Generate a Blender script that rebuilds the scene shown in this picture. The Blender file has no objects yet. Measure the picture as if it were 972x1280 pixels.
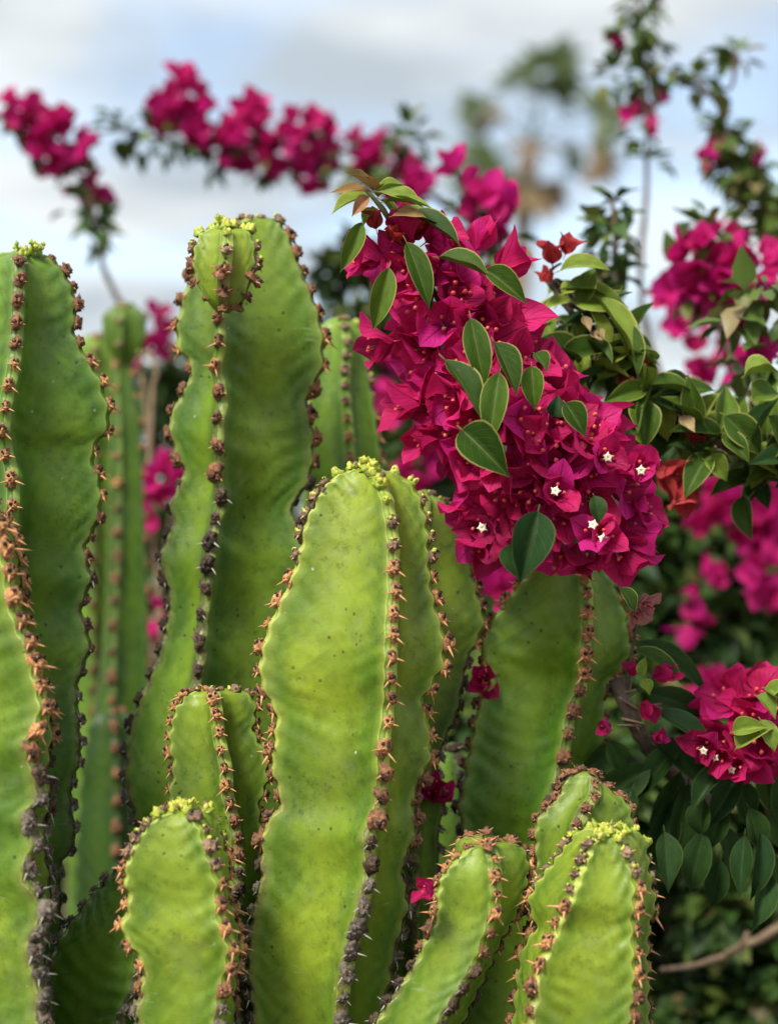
import bpy, math, random
import numpy as np
from mathutils import Vector, Matrix, noise as mnoise

rnd = random.Random(7)
nrs = np.random.RandomState(11)
scene = bpy.context.scene
COL = scene.collection
R = math.radians

# ------------------------------------------------------------------ camera, sky, sun, exposure
FPX, CX, CY, CAMZ = 2100.0, 486.0, 640.0, 1.40
cam_d = bpy.data.cameras.new('camera')
cam = bpy.data.objects.new('camera', cam_d)
COL.objects.link(cam)
cam.location = (0, 0, CAMZ)
cam.rotation_euler = (R(90), 0, 0)
cam_d.sensor_fit = 'VERTICAL'
cam_d.sensor_height = 36.0
cam_d.sensor_width = 36.0
cam_d.lens = 36.0 * FPX / 1280.0
cam_d.clip_start = 0.02
cam_d.clip_end = 2000
cam_d.dof.use_dof = True
cam_d.dof.focus_distance = 1.125
cam_d.dof.aperture_fstop = cam_d.lens / 15.5
scene.camera = cam

SUN_EL, SUN_AZ = 49.0, 216.0          # azimuth clockwise from +Y (216 = behind the camera, a little to its left)
world = bpy.data.worlds.new('World')
scene.world = world
world.use_nodes = True
wn, wl = world.node_tree.nodes, world.node_tree.links
wn.clear()
def wnode(t, **kw):
    n = wn.new(t)
    for k, v in kw.items():
        setattr(n, k, v)
    return n
w_out = wnode('ShaderNodeOutputWorld')
w_bg = wnode('ShaderNodeBackground')
w_bg.inputs['Strength'].default_value = 0.082
sky = wnode('ShaderNodeTexSky', sky_type='NISHITA', sun_disc=False)
sky.sun_elevation = R(SUN_EL)
sky.sun_rotation = R(SUN_AZ)
sky.dust_density = 1.5
tc = wnode('ShaderNodeTexCoord')
sep = wnode('ShaderNodeSeparateXYZ')
wl.new(tc.outputs['Generated'], sep.inputs[0])
def wmath(op, a, b=None, c=None):
    n = wnode('ShaderNodeMath', operation=op)
    for i, v in enumerate((a, b, c)):
        if v is None: continue
        if isinstance(v, (int, float)): n.inputs[i].default_value = v
        else: wl.new(v, n.inputs[i])
    return n.outputs[0]
zz = wmath('ADD', wmath('ABSOLUTE', sep.outputs['Z']), 0.10)
comb = wnode('ShaderNodeCombineXYZ')
wl.new(wmath('DIVIDE', sep.outputs['X'], zz), comb.inputs[0])
wl.new(wmath('DIVIDE', sep.outputs['Y'], zz), comb.inputs[1])
cn = wnode('ShaderNodeTexNoise')
cn.inputs['Scale'].default_value = 1.15
cn.inputs['Detail'].default_value = 5
cn.inputs['Roughness'].default_value = 0.52
cn.inputs['Distortion'].default_value = 0.25
wl.new(comb.outputs[0], cn.inputs['Vector'])
cr = wnode('ShaderNodeValToRGB')
cr.color_ramp.elements[0].position = 0.40
cr.color_ramp.elements[0].color = (0.42, 0.42, 0.42, 1)
cr.color_ramp.elements[1].position = 0.54
cr.color_ramp.elements[1].color = (1, 1, 1, 1)
wl.new(cn.outputs['Fac'], cr.inputs[0])
cn2 = wnode('ShaderNodeTexNoise')
cn2.inputs['Scale'].default_value = 1.1
cn2.inputs['Detail'].default_value = 4
mp2 = wnode('ShaderNodeMapping')
mp2.inputs['Location'].default_value = (3.1, 7.7, 2.0)
wl.new(comb.outputs[0], mp2.inputs['Vector'])
wl.new(mp2.outputs[0], cn2.inputs['Vector'])
cr2 = wnode('ShaderNodeValToRGB')          # cloud brightness: grey bellies and white tops
cr2.color_ramp.elements[0].position = 0.42
cr2.color_ramp.elements[0].color = (1.95, 2.22, 2.45, 1)
cr2.color_ramp.elements[1].position = 0.57
cr2.color_ramp.elements[1].color = (3.25, 3.42, 3.48, 1)
wl.new(cn2.outputs['Fac'], cr2.inputs[0])
wmix = wnode('ShaderNodeMix', data_type='RGBA')
wl.new(cr.outputs[0], wmix.inputs[0])
wl.new(sky.outputs[0], wmix.inputs[6])
wl.new(cr2.outputs[0], wmix.inputs[7])
wl.new(wmix.outputs[2], w_bg.inputs['Color'])
wl.new(w_bg.outputs[0], w_out.inputs[0])

sun_d = bpy.data.lights.new('sun', 'SUN')
sun_d.energy = 1.5
sun_d.angle = R(16)
sun_d.color = (1.0, 0.955, 0.88)
sun = bpy.data.objects.new('sun', sun_d)
COL.objects.link(sun)
sun.location = (-3, -4, 8)
sd = Vector((math.sin(R(SUN_AZ)) * math.cos(R(SUN_EL)), math.cos(R(SUN_AZ)) * math.cos(R(SUN_EL)), math.sin(R(SUN_EL))))
sun.rotation_euler = sd.to_track_quat('Z', 'Y').to_euler()

scene.view_settings.view_transform = 'Standard'
scene.view_settings.look = 'None'
scene.view_settings.gamma = 1
scene.view_settings.exposure = 1.80
scene.render.engine = 'CYCLES'

# ------------------------------------------------------------------ helpers
def P(px, py, Y):
    """the point at distance Y in front of the camera that lies at this place in the view"""
    return Vector(((px - CX) / FPX * Y, Y, CAMZ - (py - CY) / FPX * Y))

def tag(o, label=None, cat=None, group=None, kind=None):
    if label: o['label'] = label
    if cat: o['category'] = cat
    if group: o['group'] = group
    if kind: o['kind'] = kind
    return o

def link(name, data, parent=None):
    o = bpy.data.objects.new(name, data)
    COL.objects.link(o)
    if parent is not None: o.parent = parent
    return o

def thing(name, label, cat, loc, group=None):
    o = link(name, None)
    o.empty_display_size = 0.05
    o.location = loc
    tag(o, label, cat, group)
    return o

def put(o, parent_loc, M):
    """set the world matrix of a child whose parent only has a location"""
    o.matrix_basis = Matrix.Translation(-Vector(parent_loc)) @ M

def mesh(name, V, F, mats, uv=None, smooth=True, fmat=None):
    me = bpy.data.meshes.new(name)
    me.from_pydata([tuple(v) for v in V], [], [tuple(f) for f in F])
    for m in mats: me.materials.append(m)
    if uv is not None:
        l = me.uv_layers.new(name='UVMap')
        li = np.empty(len(me.loops), dtype=np.int32)
        me.loops.foreach_get('vertex_index', li)
        l.data.foreach_set('uv', np.asarray(uv, dtype=np.float32)[li].ravel())
    if fmat is not None:
        me.polygons.foreach_set('material_index', np.asarray(fmat, dtype=np.int32))
    if smooth:
        me.polygons.foreach_set('use_smooth', np.ones(len(me.polygons), dtype=bool))
    me.update()
    return me

def tube(path, radii, sides=8, lump=0.0):
    V, F = [], []
    n = len(path)
    path = [Vector(p) for p in path]
    for i, p in enumerate(path):
        t = (path[min(i + 1, n - 1)] - path[max(i - 1, 0)]).normalized()
        a = t.cross(Vector((0.31, 0.9, 0.2))).normalized()
        b = t.cross(a)
        for k in range(sides):
            an = 2 * math.pi * k / sides
            rr = radii[i] * (1 + lump * (mnoise.noise(Vector((p.x * 90 + k, p.y * 90, p.z * 90)))))
            V.append(p + a * math.cos(an) * rr + b * math.sin(an) * rr)
    for i in range(n - 1):
        for k in range(sides):
            F.append((i * sides + k, i * sides + (k + 1) % sides, (i + 1) * sides + (k + 1) % sides, (i + 1) * sides + k))
    F.append(tuple(range(sides))[::-1])
    F.append(tuple((n - 1) * sides + k for k in range(sides)))
    return V, F

def merge(parts):
    V, F, M = [], [], []
    for v, f, m in parts:
        o = len(V)
        V += list(v)
        F += [tuple(i + o for i in q) for q in f]
        M += [m] * len(f)
    return V, F, M

def crspline(pts, xs):
    """Catmull-Rom through points whose second coordinate (py) rises; value at xs"""
    q = [pts[0]]
    for p in pts[1:]: q.append((p[0], max(p[1], q[-1][1] + 0.8)))
    pts = q
    ys = np.array([p[1] for p in pts], float); vs = np.array([p[0] for p in pts], float)
    m = np.gradient(vs, ys) if len(ys) > 2 else np.full(len(ys), (vs[-1] - vs[0]) / (ys[-1] - ys[0]))
    d = np.diff(vs) / np.diff(ys)                     # limit slopes (no overshoot)
    for i in range(1, len(ys) - 1):
        if d[i - 1] * d[i] <= 0: m[i] = 0
        else: m[i] = np.sign(m[i]) * min(abs(m[i]), 3 * abs(d[i - 1]), 3 * abs(d[i]))
    m[0] = d[0]; m[-1] = d[-1]
    x = np.clip(xs, ys[0], ys[-1])
    k = np.clip(np.searchsorted(ys, x, side='right') - 1, 0, len(ys) - 2)
    h = ys[k + 1] - ys[k]; t = (x - ys[k]) / h
    return ((2*t**3 - 3*t**2 + 1) * vs[k] + (t**3 - 2*t**2 + t) * h * m[k]
            + (-2*t**3 + 3*t**2) * vs[k + 1] + (t**3 - t**2) * h * m[k + 1])

def smoothpath(pts, n):
    pts = [Vector(p) for p in pts]
    out = []
    m = len(pts)
    for i in range(n):
        s = i / (n - 1) * (m - 1)
        k = min(int(s), m - 2); t = s - k
        p0, p1, p2, p3 = pts[max(k - 1, 0)], pts[k], pts[k + 1], pts[min(k + 2, m - 1)]
        out.append(0.5 * ((2 * p1) + (p2 - p0) * t + (2 * p0 - 5 * p1 + 4 * p2 - p3) * t * t + (3 * p1 - p0 - 3 * p2 + p3) * t ** 3))
    return out

# ------------------------------------------------------------------ materials
class MT:
    def __init__(s, name):
        s.m = bpy.data.materials.new(name); s.m.use_nodes = True
        s.n, s.l = s.m.node_tree.nodes, s.m.node_tree.links
        s.n.clear()
        s.out = s.n.new('ShaderNodeOutputMaterial')
        s.b = s.n.new('ShaderNodeBsdfPrincipled')
        s.l.new(s.b.outputs[0], s.out.inputs[0])
    def node(s, t, **kw):
        n = s.n.new(t)
        for k, v in kw.items():
            if k in n.inputs.keys(): n.inputs[k].default_value = v
            else: setattr(n, k, v)
        return n
    def set(s, **kw):
        for k, v in kw.items(): s.b.inputs[k.replace('_', ' ')].default_value = v
    def math(s, op, a, b=None, c=None, clamp=False):
        n = s.n.new('ShaderNodeMath'); n.operation = op; n.use_clamp = clamp
        for i, v in enumerate((a, b, c)):
            if v is None: continue
            if isinstance(v, (int, float)): n.inputs[i].default_value = v
            else: s.l.new(v, n.inputs[i])
        return n.outputs[0]
    def ramp(s, fac, stops):
        n = s.n.new('ShaderNodeValToRGB')
        e = n.color_ramp.elements
        while len(e) < len(stops): e.new(0.5)
        for q, (p, c) in zip(e, stops):
            q.position = p
            q.color = (c, c, c, 1) if isinstance(c, (int, float)) else (*c, 1)
        s.l.new(fac, n.inputs[0])
        return n.outputs[0]
    def noise(s, vec, scale, detail=3, rough=0.55, dist=0.0):
        n = s.n.new('ShaderNodeTexNoise')
        n.inputs['Scale'].default_value = scale; n.inputs['Detail'].default_value = detail
        n.inputs['Roughness'].default_value = rough; n.inputs['Distortion'].default_value = dist
        if vec is not None: s.l.new(vec, n.inputs['Vector'])
        return n.outputs['Fac']
    def mix(s, fac, a, b, blend='MIX'):
        n = s.n.new('ShaderNodeMix'); n.data_type = 'RGBA'; n.blend_type = blend
        for sock, v in ((n.inputs[0], fac), (n.inputs[6], a), (n.inputs[7], b)):
            if isinstance(v, (int, float)): sock.default_value = v
            elif isinstance(v, tuple): sock.default_value = (*v, 1)
            else: s.l.new(v, sock)
        return n.outputs[2]
    def bump(s, h, strength, dist):
        n = s.n.new('ShaderNodeBump')
        n.inputs['Strength'].default_value = strength; n.inputs['Distance'].default_value = dist
        s.l.new(h, n.inputs['Height'])
        s.l.new(n.outputs[0], s.b.inputs['Normal'])
        return n
    def color(s, c): s.l.new(c, s.b.inputs['Base Color'])
    def translucent(s, col, fac):
        t = s.n.new('ShaderNodeBsdfTranslucent')
        if isinstance(col, tuple): t.inputs[0].default_value = (*col, 1)
        else: s.l.new(col, t.inputs[0])
        mx = s.n.new('ShaderNodeMixShader')
        mx.inputs[0].default_value = fac
        s.l.new(s.b.outputs[0], mx.inputs[1]); s.l.new(t.outputs[0], mx.inputs[2])
        s.l.new(mx.outputs[0], s.out.inputs[0])

def mat_cactus():
    a = MT('cactus_skin')
    t = a.node('ShaderNodeTexCoord'); ob = t.outputs['Object']
    uv = a.node('ShaderNodeSeparateXYZ'); a.l.new(t.outputs['UV'], uv.inputs[0])
    U, Vv = uv.outputs[0], uv.outputs[1]
    oi = a.node('ShaderNodeObjectInfo')
    big = a.noise(ob, 14, 4, 0.6)
    c = a.ramp(big, [(0.34, (0.055, 0.122, 0.010)), (0.5, (0.140, 0.232, 0.016)), (0.66, (0.236, 0.318, 0.026))])
    fine = a.noise(ob, 55, 6, 0.72)
    c = a.mix(1.0, c, a.ramp(fine, [(0.30, 0.50), (0.53, 1.0), (0.70, 1.22)]), 'MULTIPLY')
    # younger, yellower skin towards the growing tip
    young = a.ramp(Vv, [(0.0, 1.0), (0.03, 0.75), (0.16, 0.0)])
    c = a.mix(a.math('MULTIPLY', young, 0.6), c, (0.36, 0.42, 0.045))
    # older skin is greyer green
    old = a.ramp(Vv, [(0.22, 0.0), (0.55, 1.0)])
    c = a.mix(a.math('MULTIPLY', old, a.ramp(a.noise(ob, 9, 3), [(0.35, 0.15), (0.7, 0.75)])), c, (0.115, 0.205, 0.035))
    # diagonal growth banding
    mp = a.node('ShaderNodeMapping'); mp.inputs['Scale'].default_value = (1.2, 62, 1)
    sh = a.node('ShaderNodeCombineXYZ')
    a.l.new(U, sh.inputs[0])
    a.l.new(a.math('ADD', Vv, a.math('MULTIPLY', a.math('ABSOLUTE', a.math('SUBTRACT', U, 0.5)), -0.075)), sh.inputs[1])
    a.l.new(oi.outputs['Random'], sh.inputs[2])
    a.l.new(sh.outputs[0], mp.inputs[0])
    band = a.noise(mp.outputs[0], 1.0, 2, 0.5, 0.5)
    c = a.mix(a.math('MULTIPLY', a.ramp(band, [(0.40, 0.68), (0.60, 0.0)]), a.ramp(a.noise(ob, 24, 3), [(0.35, 0.1), (0.65, 1.0)])), c, (0.075, 0.145, 0.014))
    # yellower skin down the middle of each face
    edge = a.math('ABSOLUTE', a.math('SUBTRACT', U, 0.5))
    wav = a.math('ADD', edge, a.math('MULTIPLY', a.math('SUBTRACT', a.noise(ob, 20, 4, 0.6), 0.5), 0.45))
    c = a.mix(a.ramp(wav, [(0.05, 0.42), (0.32, 0.0)]), c, (0.27, 0.345, 0.030))
    c = a.mix(a.ramp(wav, [(0.26, 0.0), (0.42, 0.50)]), c, (0.070, 0.160, 0.012))
    # pale margin along the rib crest
    marg = a.ramp(edge, [(0.40, 0.0), (0.475, 0.30), (0.496, 0.85)])
    c = a.mix(marg, c, (0.44, 0.50, 0.10))
    # dusty bloom, thin pale scratches
    dust = a.ramp(a.noise(ob, 26, 7, 0.75, 0.6), [(0.50, 0.0), (0.70, 0.42)])
    c = a.mix(dust, c, (0.20, 0.245, 0.10))
    ms = a.node('ShaderNodeMapping'); ms.inputs['Scale'].default_value = (16, 16, 130); ms.inputs['Rotation'].default_value = (0.25, 0.3, 0.5)
    a.l.new(ob, ms.inputs[0])
    scr = a.noise(ms.outputs[0], 1.0, 2, 0.5, 0.8)
    scr = a.math('MULTIPLY', a.ramp(scr, [(0.492, 0.0), (0.5, 0.55), (0.508, 0.0)]), a.ramp(a.noise(ob, 21, 2), [(0.60, 0.0), (0.66, 1.0)]))
    c = a.mix(scr, c, (0.36, 0.40, 0.20))
    grime = a.ramp(a.noise(ob, 150, 5, 0.75), [(0.54, 0.0), (0.68, 0.62)])
    c = a.mix(a.math('MULTIPLY', grime, a.ramp(a.noise(ob, 13, 3), [(0.40, 0.1), (0.62, 1.0)])), c, (0.040, 0.070, 0.012))
    # sooty specks and mildew blotches
    v = a.node('ShaderNodeTexVoronoi'); v.inputs['Scale'].default_value = 120; a.l.new(ob, v.inputs['Vector'])
    spot = a.ramp(v.outputs['Distance'], [(0.10, 1.0), (0.19, 0.0)])
    gate = a.ramp(a.noise(ob, 30, 2), [(0.52, 0.0), (0.62, 1.0)])
    sp = a.math('MULTIPLY', spot, gate)
    c = a.mix(a.math('MULTIPLY', sp, 0.75), c, (0.035, 0.035, 0.012))
    blot = a.ramp(a.noise(ob, 38, 6, 0.7), [(0.57, 0.0), (0.72, 0.60)])
    c = a.mix(blot, c, (0.05, 0.075, 0.012))
    v2 = a.node('ShaderNodeTexVoronoi'); v2.inputs['Scale'].default_value = 55; a.l.new(ob, v2.inputs['Vector'])
    ws = a.math('MULTIPLY', a.ramp(v2.outputs['Distance'], [(0.045, 0.7), (0.07, 0.0)]), a.ramp(a.noise(ob, 17, 1), [(0.52, 0.0), (0.56, 1.0)]))
    c = a.mix(ws, c, (0.5, 0.5, 0.38))
    # horny brown margin where the cushions are old
    at = a.node('ShaderNodeAttribute', attribute_name='horn')
    hn = a.math('MULTIPLY', at.outputs['Fac'], a.ramp(a.noise(ob, 190, 4, 0.7), [(0.40, 0.25), (0.56, 1.0)]))
    hcol = a.ramp(a.noise(ob, 300, 3), [(0.35, (0.045, 0.026, 0.014)), (0.65, (0.17, 0.115, 0.07))])
    c = a.mix(hn, c, hcol)
    # corky brown scabs near the crest of the oldest skin
    scab = a.math('MULTIPLY', a.ramp(edge, [(0.43, 0.0), (0.49, 1.0)]), a.ramp(Vv, [(0.25, 0.0), (0.5, 1.0)]))
    scab = a.math('MULTIPLY', scab, a.ramp(a.noise(ob, 60, 4, 0.7), [(0.5, 0.0), (0.6, 0.8)]))
    c = a.mix(scab, c, (0.10, 0.085, 0.06))
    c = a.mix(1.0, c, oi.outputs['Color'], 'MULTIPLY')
    a.color(c)
    a.set(Roughness=0.42)
    a.b.inputs['Specular IOR Level'].default_value = 0.35
    a.l.new(a.ramp(big, [(0.3, 0.55), (0.7, 0.36)]), a.b.inputs['Roughness'])
    h = a.math('ADD', a.math('MULTIPLY', a.noise(ob, 240, 3), 0.35), a.math('MULTIPLY', band, 0.28))
    h = a.math('SUBTRACT', h, a.math('MULTIPLY', sp, 0.4))
    a.bump(h, 0.35, 0.0022)
    a.translucent(c, 0.10)
    return a.m

def mat_cork(name, lo, hi, scale=420):
    a = MT(name)
    t = a.node('ShaderNodeTexCoord'); oi = a.node('ShaderNodeObjectInfo')
    ad = a.node('ShaderNodeVectorMath', operation='ADD')
    a.l.new(t.outputs['Object'], ad.inputs[0]); a.l.new(oi.outputs['Random'], ad.inputs[1])
    n = a.noise(ad.outputs[0], scale, 4, 0.65)
    c = a.ramp(n, [(0.35, lo), (0.65, hi)])
    c = a.mix(1.0, c, a.ramp(oi.outputs['Random'], [(0, 0.65), (1, 1.25)]), 'MULTIPLY')
    a.color(c); a.set(Roughness=0.75)
    a.bump(n, 0.8, 0.0012)
    return a.m

def mat_simple(name, c, rough=0.6, var=0.2, scale=60, bump=0.0, bd=0.001):
    a = MT(name)
    t = a.node('ShaderNodeTexCoord')
    n = a.noise(t.outputs['Object'], scale, 4, 0.6)
    lo = tuple(max(0, x * (1 - var)) for x in c); hi = tuple(min(1, x * (1 + var)) for x in c)
    a.color(a.ramp(n, [(0.3, lo), (0.7, hi)]))
    a.set(Roughness=rough)
    if bump: a.bump(n, bump, bd)
    return a.m

def mat_bract(name, stops, use_uv=False, trans=0.42, paperhi=(0.78, 0.055, 0.30)):
    """papery bract; random per object (or per piece through the UV when joined)"""
    a = MT(name)
    t = a.node('ShaderNodeTexCoord')
    uv = a.node('ShaderNodeSeparateXYZ'); a.l.new(t.outputs['UV'], uv.inputs[0])
    if use_uv:
        c = a.ramp(uv.outputs[0], stops)
        n = a.noise(t.outputs['Object'], 30, 2)
        c = a.mix(a.ramp(n, [(0.4, 0.0), (0.7, 0.25)]), c, paperhi)
    else:
        oi = a.node('ShaderNodeObjectInfo')
        c = a.ramp(oi.outputs['Random'], stops)
        # a lighter pointed end, the midrib and side veins
        n = a.noise(t.outputs['Object'], 85, 3)
        c = a.mix(a.ramp(n, [(0.35, 0.0), (0.75, 0.30)]), c, paperhi)
        ed = a.math('ABSOLUTE', a.math('SUBTRACT', uv.outputs[1], 0.5))
        rib = a.ramp(ed, [(0.012, 0.45), (0.035, 0.0)])
        c = a.mix(rib, c, (0.16, 0.004, 0.04))
        ph = a.math('SUBTRACT', uv.outputs[0], a.math('MULTIPLY', ed, 0.9))
        w = a.math('SINE', a.math('MULTIPLY', ph, 44.0))
        vein = a.ramp(w, [(0.90, 0.0), (0.99, 0.22)])
        c = a.mix(vein, c, (0.16, 0.004, 0.04))
        h = a.math('ADD', a.math('MULTIPLY', rib, -1.2), a.math('MULTIPLY', vein, -1.2))
        h = a.math('ADD', h, a.math('MULTIPLY', n, 1.3))
        a.bump(h, 0.75, 0.0013)
    a.color(c)
    a.set(Roughness=0.62)
    a.b.inputs['Specular IOR Level'].default_value = 0.22
    a.translucent(c, trans)
    return a.m

def mat_leaf(name, stops, rim, rimamt=0.85, rough=0.50, trans=0.16):
    a = MT(name)
    t = a.node('ShaderNodeTexCoord'); oi = a.node('ShaderNodeObjectInfo')
    uv = a.node('ShaderNodeSeparateXYZ'); a.l.new(t.outputs['UV'], uv.inputs[0])
    c = a.ramp(oi.outputs['Random'], stops)
    n = a.noise(t.outputs['Object'], 55, 3)
    c = a.mix(1.0, c, a.ramp(n, [(0.3, 0.72), (0.7, 1.25)]), 'MULTIPLY')
    ed = a.math('ABSOLUTE', a.math('SUBTRACT', uv.outputs[1], 0.5))
    c = a.mix(a.ramp(ed, [(0.005, 0.30), (0.018, 0.0)]), c, rim)
    ph = a.math('SUBTRACT', uv.outputs[0], a.math('MULTIPLY', ed, 0.8))
    w = a.math('SINE', a.math('MULTIPLY', ph, 40.0))
    vein = a.ramp(w, [(0.92, 0.0), (0.99, 0.06)])
    c = a.mix(vein, c, rim)
    c = a.mix(a.ramp(ed, [(0.452, 0.0), (0.478, rimamt)]), c, rim)
    spot = a.ramp(a.noise(t.outputs['Object'], 260, 2), [(0.70, 0.0), (0.76, 0.35)])
    c = a.mix(spot, c, (0.16, 0.14, 0.07))
    a.color(c)
    a.set(Roughness=rough)
    a.b.inputs['Specular IOR Level'].default_value = 0.16
    h = a.math('SUBTRACT', a.math('MULTIPLY', n, 0.6), a.math('MULTIPLY', vein, 6.0))
    a.bump(h, 0.35, 0.0010)
    a.translucent(c, trans)
    return a.m

def mat_leaf_mass(name, stops, rough=0.45, trans=0.18):
    a = MT(name)
    t = a.node('ShaderNodeTexCoord')
    uv = a.node('ShaderNodeSeparateXYZ'); a.l.new(t.outputs['UV'], uv.inputs[0])
    c = a.ramp(uv.outputs[0], stops)
    a.color(c); a.set(Roughness=rough)
    a.b.inputs['Specular IOR Level'].default_value = 0.3
    a.translucent(c, trans)
    return a.m

M_CACTUS = mat_cactus()
M_TAN = mat_cork('cushion_tan', (0.19, 0.075, 0.026), (0.62, 0.30, 0.11))
M_YOUNG = mat_cork('cushion_young', (0.10, 0.058, 0.032), (0.31, 0.20, 0.115))
M_BROWN = mat_cork('cushion_brown', (0.080, 0.030, 0.013), (0.34, 0.145, 0.060))
M_DARK = mat_cork('cushion_dark', (0.026, 0.015, 0.009), (0.125, 0.068, 0.036))
M_GREY = mat_cork('cushion_grey', (0.055, 0.042, 0.030), (0.23, 0.185, 0.135))
M_THORN = mat_simple('thorn_brown', (0.56, 0.27, 0.12), 0.45, 0.35, 300)
M_THORNG = mat_simple('thorn_grey', (0.36, 0.33, 0.28), 0.5, 0.3, 300)
M_PIT = mat_simple('cushion_pit', (0.018, 0.010, 0.007), 0.8, 0.3, 200)
M_BUD = mat_simple('bud_yellow', (0.47, 0.48, 0.060), 0.5, 0.25, 300)
M_BUDG = mat_simple('bud_green', (0.28, 0.36, 0.030), 0.5, 0.3, 300)
M_BRACT = mat_bract('bract_magenta', [(0.0, (0.26, 0.003, 0.038)), (0.3, (0.48, 0.007, 0.082)), (0.7, (0.68, 0.018, 0.150)), (1.0, (0.60, 0.016, 0.225))])
M_BRACT_RED = mat_bract('bract_red', [(0.0, (0.36, 0.022, 0.03)), (1.0, (0.52, 0.045, 0.05))], paperhi=(0.62, 0.16, 0.12))
M_BRACT_PALE = mat_bract('bract_withered', [(0.0, (0.55, 0.25, 0.20)), (1.0, (0.48, 0.12, 0.17))], paperhi=(0.60, 0.42, 0.30))
M_BRACT_MASS = mat_bract('bract_mass', [(0.0, (0.40, 0.006, 0.085)), (0.5, (0.58, 0.010, 0.165)), (1.0, (0.60, 0.014, 0.23))], True)
M_TUBE = mat_simple('flower_tube', (0.28, 0.010, 0.045), 0.5, 0.3, 200)
M_BEAD = mat_simple('flower_bead', (0.62, 0.085, 0.070), 0.45, 0.2, 200)
M_STAR = mat_simple('floret_cream', (0.80, 0.74, 0.55), 0.6, 0.08, 200)
M_STARC = mat_simple('floret_centre', (0.50, 0.36, 0.10), 0.6, 0.2, 200)
M_LEAF = mat_leaf('leaf_green', [(0.0, (0.026, 0.060, 0.007)), (0.6, (0.044, 0.090, 0.009)), (1.0, (0.085, 0.145, 0.013))], (0.36, 0.34, 0.09))
M_LEAFL = mat_leaf('leaf_light', [(0.0, (0.12, 0.20, 0.022)), (1.0, (0.21, 0.27, 0.035))], (0.40, 0.38, 0.10))
M_LEAFD = mat_leaf('leaf_deep', [(0.0, (0.016, 0.046, 0.012)), (1.0, (0.034, 0.076, 0.016))], (0.13, 0.16, 0.04), 0.35)
M_LEAFB = mat_leaf('leaf_bronze', [(0.0, (0.26, 0.19, 0.055)), (1.0, (0.34, 0.16, 0.075))], (0.42, 0.30, 0.10))
M_LEAFDRY = mat_leaf('leaf_dry', [(0.0, (0.34, 0.25, 0.12)), (1.0, (0.24, 0.15, 0.07))], (0.36, 0.28, 0.14))
M_MASS = mat_leaf_mass('leaf_mass', [(0.0, (0.022, 0.055, 0.014)), (0.6, (0.055, 0.110, 0.022)), (0.92, (0.12, 0.17, 0.03)), (1.0, (0.22, 0.15, 0.07))])
M_MASSL = mat_leaf_mass('leaf_mass_light', [(0.0, (0.05, 0.095, 0.018)), (0.7, (0.11, 0.17, 0.03)), (1.0, (0.26, 0.19, 0.085))])
M_STEM = mat_simple('stem_bark', (0.115, 0.082, 0.058), 0.8, 0.5, 130, 0.8, 0.002)
M_STEMG = mat_simple('stem_green', (0.14, 0.15, 0.05), 0.6, 0.4, 130, 0.5, 0.001)
M_TWIG = mat_simple('twig_dry', (0.25, 0.17, 0.10), 0.8, 0.4, 100, 0.6, 0.002)
M_PALMG = mat_leaf_mass('palm_green', [(0.0, (0.035, 0.060, 0.018)), (1.0, (0.085, 0.115, 0.035))], 0.5, 0.15)
M_PALMB = mat_leaf_mass('palm_dead', [(0.0, (0.19, 0.13, 0.065)), (1.0, (0.36, 0.26, 0.14))], 0.8, 0.1)

def mat_ground():
    a = MT('soil')
    t = a.node('ShaderNodeTexCoord')
    n = a.noise(t.outputs['Object'], 1.2, 8, 0.65)
    n2 = a.noise(t.outputs['Object'], 40, 6, 0.7)
    c = a.ramp(n, [(0.3, (0.075, 0.058, 0.040)), (0.6, (0.17, 0.135, 0.095)), (0.8, (0.10, 0.11, 0.045))])
    c = a.mix(1.0, c, a.ramp(n2, [(0.3, 0.55), (0.7, 1.3)]), 'MULTIPLY')
    a.color(c); a.set(Roughness=0.9)
    a.bump(n2, 0.8, 0.02)
    return a.m

# ------------------------------------------------------------------ ground
def build_ground():
    n = 60
    ax = np.sign(np.linspace(-1, 1, n)) * np.abs(np.linspace(-1, 1, n)) ** 3 * 600
    V, F = [], []
    for j in range(n):
        for i in range(n):
            x, y = ax[i], ax[j]
            rr = math.hypot(x, y)
            V.append((x, y, 0.0 if rr < 1 else 0.03 * mnoise.noise(Vector((x * 0.6, y * 0.6, 0))) - 0.02))
    for j in range(n - 1):
        for i in range(n - 1):
            F.append((j * n + i, j * n + i + 1, (j + 1) * n + i + 1, (j + 1) * n + i))
    o = link('ground', mesh('ground', V, F, [mat_ground()]))
    o['kind'] = 'structure'
build_ground()

# ------------------------------------------------------------------ spine cushions
def lump_mesh(rx, ry, rz, seed, rough, nu=9, nv=5):
    V, F = [], []
    for j in range(nv + 1):
        th = math.pi * 0.60 * j / nv
        for i in range(nu):
            an = 2 * math.pi * i / nu
            d = Vector((math.sin(th) * math.cos(an), math.sin(th) * math.sin(an), math.cos(th)))
            k = 1 + rough * mnoise.noise(d * 1.9 + Vector((seed * 3.1, seed, 0))) + rough * 0.6 * mnoise.noise(d * 4.5 + Vector((seed, 5, seed)))
            V.append(Vector((d.x * rx * k, d.y * ry * k, d.z * rz * k)))
    for j in range(nv):
        for i in range(nu):
            F.append((j * nu + i, (j + 1) * nu + i, (j + 1) * nu + (i + 1) % nu, j * nu + (i + 1) % nu))
    return V, F

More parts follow.
